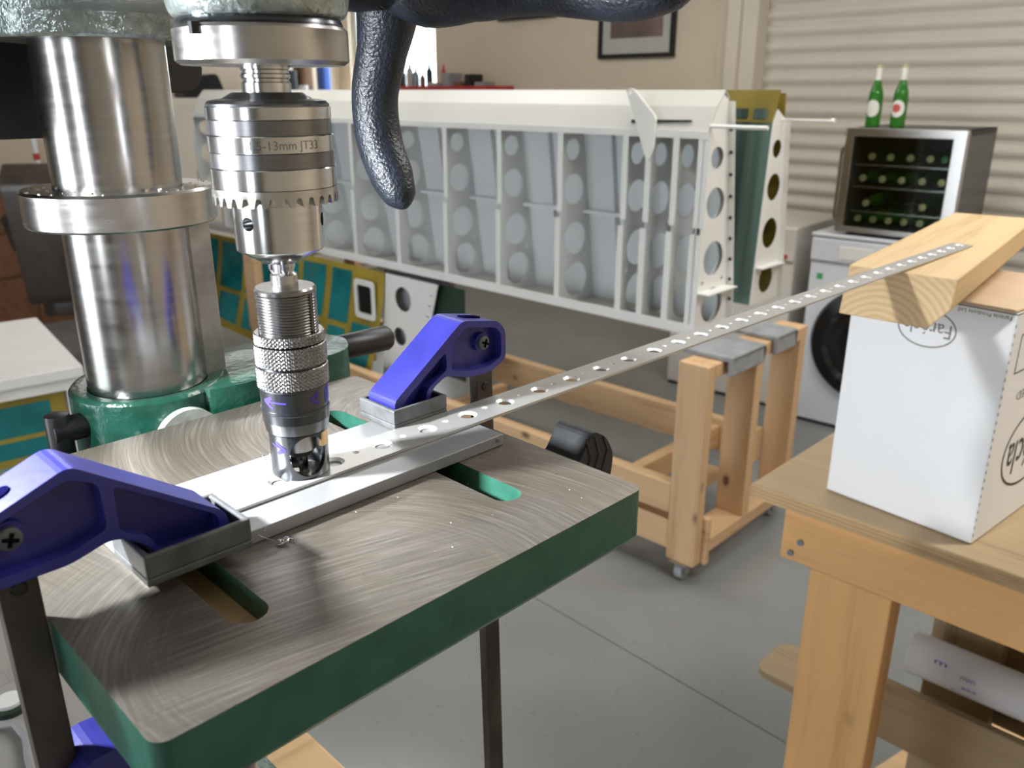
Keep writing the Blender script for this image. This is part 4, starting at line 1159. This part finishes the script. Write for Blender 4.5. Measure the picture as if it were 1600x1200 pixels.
mb = MB().cyl((0.172, 0.162, 0.083), (0.212, 0.162, 0.083), 0.0455, n=64)
mb.build('depth_ring', 'black_plastic', dr, bevel=0.002)

# ------------------------------------------------------------------ microstop countersink held in the chuck
ms = thing('countersink_cage', 'dark knurled microstop countersink cage held in the drill chuck', 'countersink tool', dp(QU, QV, EYE), DA)
MB().lathe((0, 0, 0), [(0.0, -0.0760), (0.0048, -0.0760), (0.0048, -0.0800), (0.0062, -0.0812), (0.0063, -0.0905), (0.0, -0.0905)], 32).build('shank', 'brushed_steel', ms)
pr = [(0.0, -0.0868), (0.0135, -0.0868), (0.0143, -0.0877), (0.0143, -0.0892)]
z = -0.0895
while z > -0.108:
    pr += [(0.0136, z), (0.0141, z - 0.00045), (0.0141, z - 0.0008), (0.0136, z - 0.00125)]; z -= 0.0014
pr += [(0.0136, -0.109), (0.0, -0.109)]
tb3 = MB().lathe((0, 0, 0), pr, 72).build('threaded_body', 'knurl_steel', ms)
d = dirv(112)
for az in (112, 292):
    d = dirv(az); kq = MB(); kq.box(0.0128, 0.01425, -0.0011, 0.0011, -0.1085, -0.0885, rot=Matrix.Rotation(math.atan2(d.y, d.x), 3, 'Z'), c=(0, 0, 0)); kq.build('key_slot', 'black_oxide', tb3)


def knurl(r, z0, z1, name='knurled_ring', n=288, pitch=0.0011):
    rows = max(4, int(abs(z1 - z0) / 0.00038)); mb = MB(); vs = []; fs = []
    cells = 48

    def tri(t): t = t - math.floor(t); return 1 - abs(2 * t - 1)
    for j in range(rows + 1):
        z = z0 + (z1 - z0) * j / rows; e = min(j, rows - j)
        for k in range(n):
            a = k / n
            s1 = tri(a * cells + (z - z0) / 0.0019); s2 = tri(a * cells - (z - z0) / 0.0019)
            h = min(s1, s2) * 0.00052 if e > 0 else -0.0004
            vs.append(((r - 0.0004 + h) * math.cos(2 * PI * a), (r - 0.0004 + h) * math.sin(2 * PI * a), z))
    for j in range(rows):
        for k in range(n):
            k2 = (k + 1) % n; fs.append((j * n + k, j * n + k2, (j + 1) * n + k2, (j + 1) * n + k))
    mb.add(vs, fs)
    c0 = len(mb.v); mb.add([(0, 0, z0)] + [vs[k] for k in range(n)], [(0, 1 + (k + 1) % n, 1 + k) for k in range(n)])
    mb.add([(0, 0, z1)] + [vs[rows * n + k] for k in range(n)], [(0, 1 + k, 1 + (k + 1) % n) for k in range(n)])
    return mb.build(name, 'knurl_steel', ms)


knurl(0.0167, -0.1082, -0.1132)
knurl(0.0171, -0.1137, -0.1236)
knurl(0.0173, -0.1246, -0.1344)
MB().lathe((0, 0, 0), [(0.0150, -0.1236), (0.0156, -0.1236), (0.0156, -0.1246), (0.0150, -0.1246)], 48, cap=False).build('groove', 'black_oxide', ms)
cl = MB().lathe((0, 0, 0), [(0.0, -0.1344), (0.0168, -0.1344), (0.0170, -0.1350), (0.0163, -0.1356), (0.0163, -0.1455), (0.0, -0.1455)], 72).build('collar', 'black_oxide', ms)
MB().lathe((0, 0, 0), [(0.0, -0.1455), (0.0166, -0.1455), (0.0166, -0.1470), (0.0163, -0.1474), (0.0162, -0.1520), (0.0, -0.1520)], 72).build('lock_ring', 'black_oxide', ms)
MB().lathe((0, 0, 0), [(0.0, -0.1520), (0.0161, -0.1520), (0.0152, -0.1576), (0.0140, -0.1584), (0.0, -0.1584)], 72).build('taper_ring', 'gun_steel', ms)
cg = MB().lathe((0, 0, 0), [(0.0112, -0.1584), (0.0143, -0.1584), (0.0141, -0.1808), (0.0136, -0.1816), (0.0112, -0.1816), (0.0112, -0.1584)], 96, cap=False).build('cage', 'black_oxide', ms)
cs = []
for az in (146, 326):
    d = dirv(az); c = Vector((0, 0, -0.1695))
    mb = MB(); q = Vector((0, 0, 1)).rotation_difference(d)
    ring_ = [(0.0091 * math.cos(2 * PI * k / 40), 0.0105 * math.sin(2 * PI * k / 40)) for k in range(40)]
    side = Vector((-d.y, d.x, 0)); vs = []
    for t in (0.002, 0.03):
        for a, b_ in ring_: vs.append(c + d * t + side * a + Vector((0, 0, b_)))
    mb.add(vs, [(k, (k + 1) % 40, 40 + (k + 1) % 40, 40 + k) for k in range(40)] + [tuple(range(39, -1, -1)), tuple(range(40, 80))])
    cs.append(mb.build('cutter', 'black_oxide'))
cut(cg, cs)
for az in (104,):
    d = dirv(az); mb = MB(); mb.box(0.0118, 0.0150, -0.0030, 0.0030, -0.1665, -0.1592, rot=Matrix.Rotation(math.atan2(d.y, d.x), 3, 'Z'), c=(0, 0, 0))
    mb.build('tan_insert', 'pale_wood', ms, bevel=0.001)  # added tan piece in place of bench wood showing through the cage
MB().lathe((0, 0, 0), [(0.0088, -0.1584), (0.0088, -0.1690), (0.0050, -0.1730), (0.0, -0.1730)], 36).build('cutter_body', 'stainless', ms)
ct = MB()
for k in range(3):
    a = 2 * PI * k / 3 + 0.5
    ct.box(-0.0004, 0.0046, -0.0014, 0.0014, -0.1800, -0.1725, rot=Matrix.Rotation(a, 3, 'Z'), c=(0, 0, 0))
ct.lathe((0, 0, 0), [(0.0032, -0.1728), (0.0012, -0.1800), (0.0011, -0.1855), (0.0, -0.1855)], 18)
ct.build('cutter_tip', 'bright_steel', ms)


def ink(pts, r, zc, wd):
    """ink stroke on a cylinder of radius r: list of (bearing, dz)"""
    mb = MB()
    for (a0, z0), (a1, z1) in zip(pts, pts[1:]):
        n = 5; vs = []
        dx = R(a1 - a0) * r; dz = z1 - z0; L = math.hypot(dx, dz) or 1; px, pz = -dz / L * wd, dx / L * wd
        for k in range(n + 1):
            t = k / n; a = a0 + (a1 - a0) * t; zz = zc + z0 + dz * t
            for sg in (-1, 1):
                v = dirv(a + sg * math.degrees(px / r)) * (r + 0.00012); vs.append((v.x, v.y, zz + sg * pz))
        mb.add(vs, [(2 * k, 2 * k + 2, 2 * k + 3, 2 * k + 1) for k in range(n)], 0, True)
    return mb


ink([(180, 0), (224, 0.0004)], 0.0163, -0.1402, 0.0004).build('ink_arrow', 'ink_violet', cl)
ink([(204, -0.0030), (224, 0.0004), (206, 0.0026), (216, -0.0012)], 0.0163, -0.1402, 0.0006).build('ink_arrow', 'ink_violet', cl)
ink([(123, -0.0030), (139, 0.0), (123, 0.0030), (126, -0.001)], 0.0163, -0.1395, 0.0007).build('ink_arrow', 'ink_violet', cl)
ink([(104, 0.004), (104, -0.004)], 0.0163, -0.1400, 0.0007).build('ink_line', 'ink_violet', cl)
ink([(225, 0.0012), (196, -0.0010)], 0.0143, -0.1640, 0.0004).build('ink_arrow', 'ink_violet', cg)
ink([(212, 0.0022), (192, -0.0014), (210, -0.0036), (202, -0.001)], 0.0143, -0.1640, 0.0007).build('ink_arrow', 'ink_violet', cg)

# ------------------------------------------------------------------ backing bar, drilled strip
o = MB().box(0.036, 0.2385, 0.0892, 0.158, TZ + 0.0002, TZ + 0.0066).build('backing_bar', 'aluminium', None, dp(0, 0, EYE), DA, bevel=0.0004)
tag(o, 'flat aluminium backing bar clamped across the drill table', 'bar')
MB().prism(rounded([(-.002, -.0008), (.002, -.0012), (.0014, .001), (-.001, .0014)], .0006), 0, 0.0002, plane='xz').build('ink_spot', 'print_black', o) .location = (0.2335, 0.0892, TZ + 0.0036)
mb = MB(); V0, V1 = 0.1095, 0.1349; VC = 0.1222
bigs = [0.1474 + 0.03125 * k for k in range(-3, 31)]
N = 16
for k, u in enumerate(bigs):
    # one cell per hole pitch keeps the mesh clean
    a, b_ = u - 0.0100, u + 0.02125
    if k == len(bigs) - 1: b_ = u + 0.011
    hb = circ(u, VC, 0.0058, n=26); hs_ = [hb]
    u2 = u + 0.0150
    if u2 + 0.002 < b_: hs_.append(circ(u2, VC + 0.0015, 0.0019, n=12))
    if k == 0: a -= 0.006
    mb.prism([(a, V0), (b_, V0), (b_, V1), (a, V1)], 0.0, 0.0016, holes=hs_, smooth_holes=True)
    for cx_, cy_, r0, r1, nn in [(u, VC, 0.00585, 0.0041, 26)] + ([(u2, VC + 0.0015, 0.00195, 0.0012, 12)] if len(hs_) > 1 else []):
        mb.lathe((cx_, cy_, 0), [(r0, 0.0016), (r1, 0.0003), (r1, 0.0), (r0, 0.0)], nn, 1, cap=False)
# small holes sit inside each cell
st = mb
zs_ = lambda u: TZ + 0.0068 - (0.0042 * ((u - 0.25) / 0.8) if u > 0.25 else 0)
st.v = [(x, y, z + zs_(x)) for x, y, z in st.v]
# drop the inner walls between cells
keep = []
for f, m_, s_ in zip(st.f, st.m, st.s):
    xs = [st.v[i][0] for i in f]
    if len(f) == 4 and not s_ and max(xs) - min(xs) < 1e-6 and min(bigs) < xs[0] < max(bigs): continue
    keep.append((f, m_, s_))
st.f = [k[0] for k in keep]; st.m = [k[1] for k in keep]; st.s = [k[2] for k in keep]
o = st.build('drilled_strip', ['strip_alu', 'rim_glint'], None, dp(0, 0, EYE), DA)
tag(o, 'long narrow aluminium strip with a row of drilled holes running to the timber', 'strip')

# ------------------------------------------------------------------ bar clamps


def clamp(label, v0, v1, head, pockets, foot, pad, barx, scr, flip, top, bar_tilt=0.0, barlen=-0.60):
    """head outline and pockets in the (x, z) plane; v0..v1 is the jaw width"""
    vc = (v0 + v1) / 2
    t = thing('bar_clamp', label, 'clamp', dp(barx, vc, EYE), DA)
    off = Vector((barx, vc, 0))

    def sh(pts): return [(p[0] - barx, p[1]) for p in pts]
    wd = (v1 - v0) / 2
    mb = MB()
    hd_ = rounded(sh(head), 0.004, 4)
    pk = [rounded(sh(p), 0.003, 4) for p in pockets]
    mb.prism(hd_, -wd, -wd + 0.007, holes=pk, plane='xz', smooth_holes=False)
    mb.prism(hd_, wd - 0.007, wd, holes=pk, plane='xz', smooth_holes=False)
    mb.prism(hd_, -wd + 0.007, wd - 0.007, plane='xz')
    j = mb.build('upper_jaw', 'blue_plastic', t, bevel=0.0007)
    sx, sz = scr[0] - barx, scr[1]
    bs_ = MB().lathe((sx, -wd + 0.007, sz), [(0.0062, 0), (0.0058, 0.003), (0.0043, 0.003)], 28, axis=(0, -1, 0)).build('screw_boss', 'blue_plastic', j)
    MB().lathe((sx, -wd + 0.0062, sz), [(0.0042, 0), (0.0042, 0.0044), (0.003, 0.0052), (0, 0.0054)], 28, axis=(0, -1, 0)).build('screw', 'grey_pad', j)
    x = MB(); x.box(sx - 0.0027, sx + 0.0027, -wd + 0.0004, -wd + 0.0014, sz - 0.0007, sz + 0.0007, rot=Matrix.Rotation(R(20), 3, 'Y')); x.box(sx - 0.0007, sx + 0.0007, -wd + 0.0004, -wd + 0.0014, sz - 0.0027, sz + 0.0027, rot=Matrix.Rotation(R(20), 3, 'Y'))
    x.build('screw_slot', 'matte_black', j)
    (xa, za), (xb, zb) = top
    ang = math.atan2(zb - za, xb - xa); cxx, czz = (xa + xb) / 2 - barx, (za + zb) / 2
    sl_ = MB(); sl_.prism([(y, x_) for x_, y in stadium(-0.0034, 0.0034, -0.0085, 0.0085)], -0.0008, 0.0007)
    rm = Matrix.Rotation(-ang, 3, 'Y'); sl_.v = [tuple(rm @ Vector(v) + Vector((cxx, 0, czz))) for v in sl_.v]
    sl_.build('top_slot_plate', 'slot_shade', j)  # raised dark plate, shade of a recessed slot put into its colour
    # soft pad: shallow tray
    a0, a1, b0, b1, z0, z1 = pad
    a0 -= barx; a1 -= barx; b0 -= vc; b1 -= vc
    mb = MB(); mb.prism([(a0, b0), (a1, b0), (a1, b1), (a0, b1)], z0 + 0.0035, z1, holes=[[(a0 + .0026, b0 + .0026), (a1 - .0026, b0 + .0026), (a1 - .0026, b1 - .0026), (a0 + .0026, b1 - .0026)]], smooth_holes=False)
    mb.box(a0, a1, b0, b1, z0, z0 + 0.0036)
    mb.build('jaw_pad', 'grey_pad', t, bevel=0.0008)
    mb = MB(); mb.box(-0.0068, 0.0068, -0.0037, 0.0037, barlen, scr[1] + 0.006)
    br = mb.build('bar', 'bar_steel', t, bevel=0.0006)
    MB().lathe((0, -0.0037, -0.1715 if not flip else -0.180), [(0.0030, 0), (0.0026, 0.0008), (0.0012, 0.0009)], 18, axis=(0, -1, 0)).build('bar_hole_disc', 'black_plastic', br)  # raised dark disc, the shade of a hole put into its colour
    if bar_tilt: br.rotation_euler.y = bar_tilt
    # moving jaw under the table with its pad, pistol grip pointing outwards
    sg = -1 if flip else 1
    lz = -0.262 if not flip else -0.240
    mb = MB()
    poly = [(sg * -0.010, lz - 0.045), (sg * -0.010, lz - 0.004), (sg * 0.010, lz + 0.012), (sg * 0.055, lz + 0.006), (sg * 0.058, lz - 0.012), (sg * 0.020, lz - 0.045)]
    mb.prism(rounded(poly, 0.006), -0.013, 0.013, plane='xz')
    lj = mb.build('moving_jaw', 'blue_plastic', t, bevel=0.001)
    fx0, fx1 = foot[0] - barx, foot[1] - barx
    mb = MB(); mb.prism(rrect(fx0, fx1, -0.016, 0.016, 0.004), foot[2] - 0.010, foot[2]); mb.build('lower_pad', 'grey_pad', t, bevel=0.001)
    MB().prism(rrect(min(fx0, fx1) + .004, max(fx0, fx1) - .004, -0.011, 0.011, 0.003), lz + 0.002, foot[2] - 0.009).build('jaw_neck', 'blue_plastic', lj)
    g = MB(); gx = -sg
    gp = [(gx * 0.012, lz - 0.050), (gx * 0.012, lz - 0.006), (gx * 0.060, lz - 0.010), (gx * 0.085, lz - 0.018), (gx * 0.100, lz + 0.0045), (gx * 0.116, lz - 0.0045), (gx * 0.126, lz - 0.021), (gx * 0.124, lz - 0.039), (gx * 0.110, lz - 0.062), (gx * 0.060, lz - 0.055)]
    g.prism(rounded(gp, 0.006), -0.017, 0.017, plane='xz')
    gr = g.build('grip', 'black_rubber', t, bevel=0.0035)
    for dx in (0.092, 0.102, 0.112):
        q = MB().tube([(gx * dx, -0.0173, lz + 0.000 - (dx - 0.096) * 0.2), (gx * (dx + 0.006), -0.0173, lz - 0.016), (gx * (dx - 0.002), -0.0173, lz - 0.036)], [0.0006, 0.0008, 0.0006], 6, up=(0, 1, 0))
        q.build('groove', 'print_black', gr)
    return t


clamp('nearest blue bar clamp with a cross-head screw, gripping the left end of the aluminium bar', 0.0825, 0.1070,
      [(-0.034, -0.1462), (0.0135, -0.1268), (0.0690, -0.1655), (0.0712, -0.1772), (0.0392, -0.1772), (0.0372, -0.1690), (0.0285, -0.1622), (0.0225, -0.1608), (0.0085, -0.1648), (-0.030, -0.1650)],
      [[(-0.030, -0.1475), (0.0125, -0.1318), (0.0222, -0.1368), (0.0228, -0.1560), (0.0085, -0.1605), (-0.028, -0.1610)],
       [(0.0270, -0.1395), (0.0655, -0.1660), (0.0660, -0.1730), (0.0405, -0.1745), (0.0380, -0.1655), (0.0270, -0.1590)]],
      (0.012, 0.050, TZ - 0.0335), (0.0318, 0.0765, 0.0762, 0.1105, TZ + 0.0069, TZ + 0.0205), -0.0078, (-0.0085, -0.1482), False, ((-0.0230, -0.14171), (0.0010, -0.13190)))
clamp('blue bar clamp beyond the chuck, gripping the right end of the aluminium bar', 0.1395, 0.1645,
      [(0.2005, -0.1685), (0.2540, -0.1300), (0.2835, -0.1355), (0.2900, -0.1425), (0.2905, -0.1615), (0.2770, -0.1672), (0.2590, -0.1668), (0.2400, -0.1612), (0.2285, -0.1674), (0.2265, -0.1790), (0.2030, -0.1790)],
      [[(0.2450, -0.1435), (0.2570, -0.1345), (0.2820, -0.1395), (0.2862, -0.1440), (0.2865, -0.1592), (0.2765, -0.1632), (0.2600, -0.1628), (0.2445, -0.1590)],
       [(0.2085, -0.1690), (0.2405, -0.1465), (0.2412, -0.1575), (0.2255, -0.1660), (0.2235, -0.1760), (0.2075, -0.1760)]],
      (0.200, 0.238, TZ - 0.0335), (0.1970, 0.2365, 0.1350, 0.1685, TZ + 0.0069, TZ + 0.0190), 0.2755, (0.2736, -0.1482), True, ((0.2620, -0.1315), (0.2790, -0.1347)), bar_tilt=R(-1.5))

# timber packing clamped under the table
o = MB().box(0.012, 0.090, 0.010, 0.115, TZ - 0.0335 - 0.0, TZ - 0.0130).build('packing_block', 'pale_wood', None, dp(0, 0, EYE), DA, bevel=0.001)
tag(o, 'pale wooden packing block seen through the near left table slot', 'block')
o = MB().box(0.172, 0.240, 0.078, 0.235, TZ - 0.0335, TZ - 0.0130).build('packing_block', 'pale_wood', None, dp(0, 0, EYE), DA, bevel=0.001)
tag(o, 'wooden packing block seen through the right table slots', 'block')

# ------------------------------------------------------------------ swarf


def curl(name, label, u, v, z, s, seed, group=None):
    rnd = random.Random(seed); mb = MB()
    for k in range(5):
        pts = []; a = rnd.uniform(0, 6.28); r = s * rnd.uniform(0.12, 0.3); ox, oy = rnd.uniform(-.5, .5) * s, rnd.uniform(-.25, .25) * s
        for j in range(9):
            t = j / 8; pts.append((ox + r * math.cos(a + t * 5), oy + r * math.sin(a + t * 5), s * 0.05 + s * 0.25 * t * rnd.uniform(.6, 1)))
        mb.tube(pts, [s * 0.05] * 9, 5, up=(0, 0, 1))
    if seed % 2:
        pts = [(-s * 0.3 - s * 1.2 * t, s * 0.5 * t * t, s * 0.06 + s * 0.9 * t) for t in [k / 6 for k in range(7)]]
        mb.tube(pts, [s * 0.025] * 7, 5, up=(0, 1, 0))
    o = mb.build(name, 'foil', None, dp(u, v, EYE + z), DA)
    tag(o, label, 'swarf', group)


curl('swarf_curl', 'bright curl of swarf on the table in front of the aluminium bar', 0.0935, 0.0800, TZ + 0.0003, 0.007, 3)
curl('swarf_curl', 'small bright swarf curl on the table just left of the countersink cage', 0.1330, 0.1680, TZ + 0.0003, 0.006, 4)
rnd = random.Random(5); mb = MB()
for k in range(34):
    a = rnd.uniform(2.6, 5.6) if k < 24 else rnd.uniform(-1.0, 0.6); r = rnd.uniform(0.038, 0.053); s_ = rnd.uniform(0.0003, 0.0010)
    mb.box(CU + r * math.cos(a) - s_, CU + r * math.cos(a) + s_, CV + r * math.sin(a) - s_ * .6, CV + r * math.sin(a) + s_ * .6, -0.0545, -0.0545 + s_, rot=Matrix.Rotation(rnd.uniform(0, 3), 3, 'Z'))
for k in range(60):
    u, v = rnd.uniform(0.09, 0.235), rnd.uniform(0.015, 0.086); s_ = rnd.uniform(0.00010, 0.00024)
    mb.box(u - s_ * 2, u + s_ * 2, v - s_ * .5, v + s_ * .5, TZ, TZ + s_ * .7, rot=Matrix.Rotation(rnd.uniform(0, 3), 3, 'Z'))
tag(mb.build('swarf_dust', 'foil', None, dp(0, 0, EYE), DA), 'fine aluminium chips scattered over the drill table and collar', 'swarf', kind='stuff')
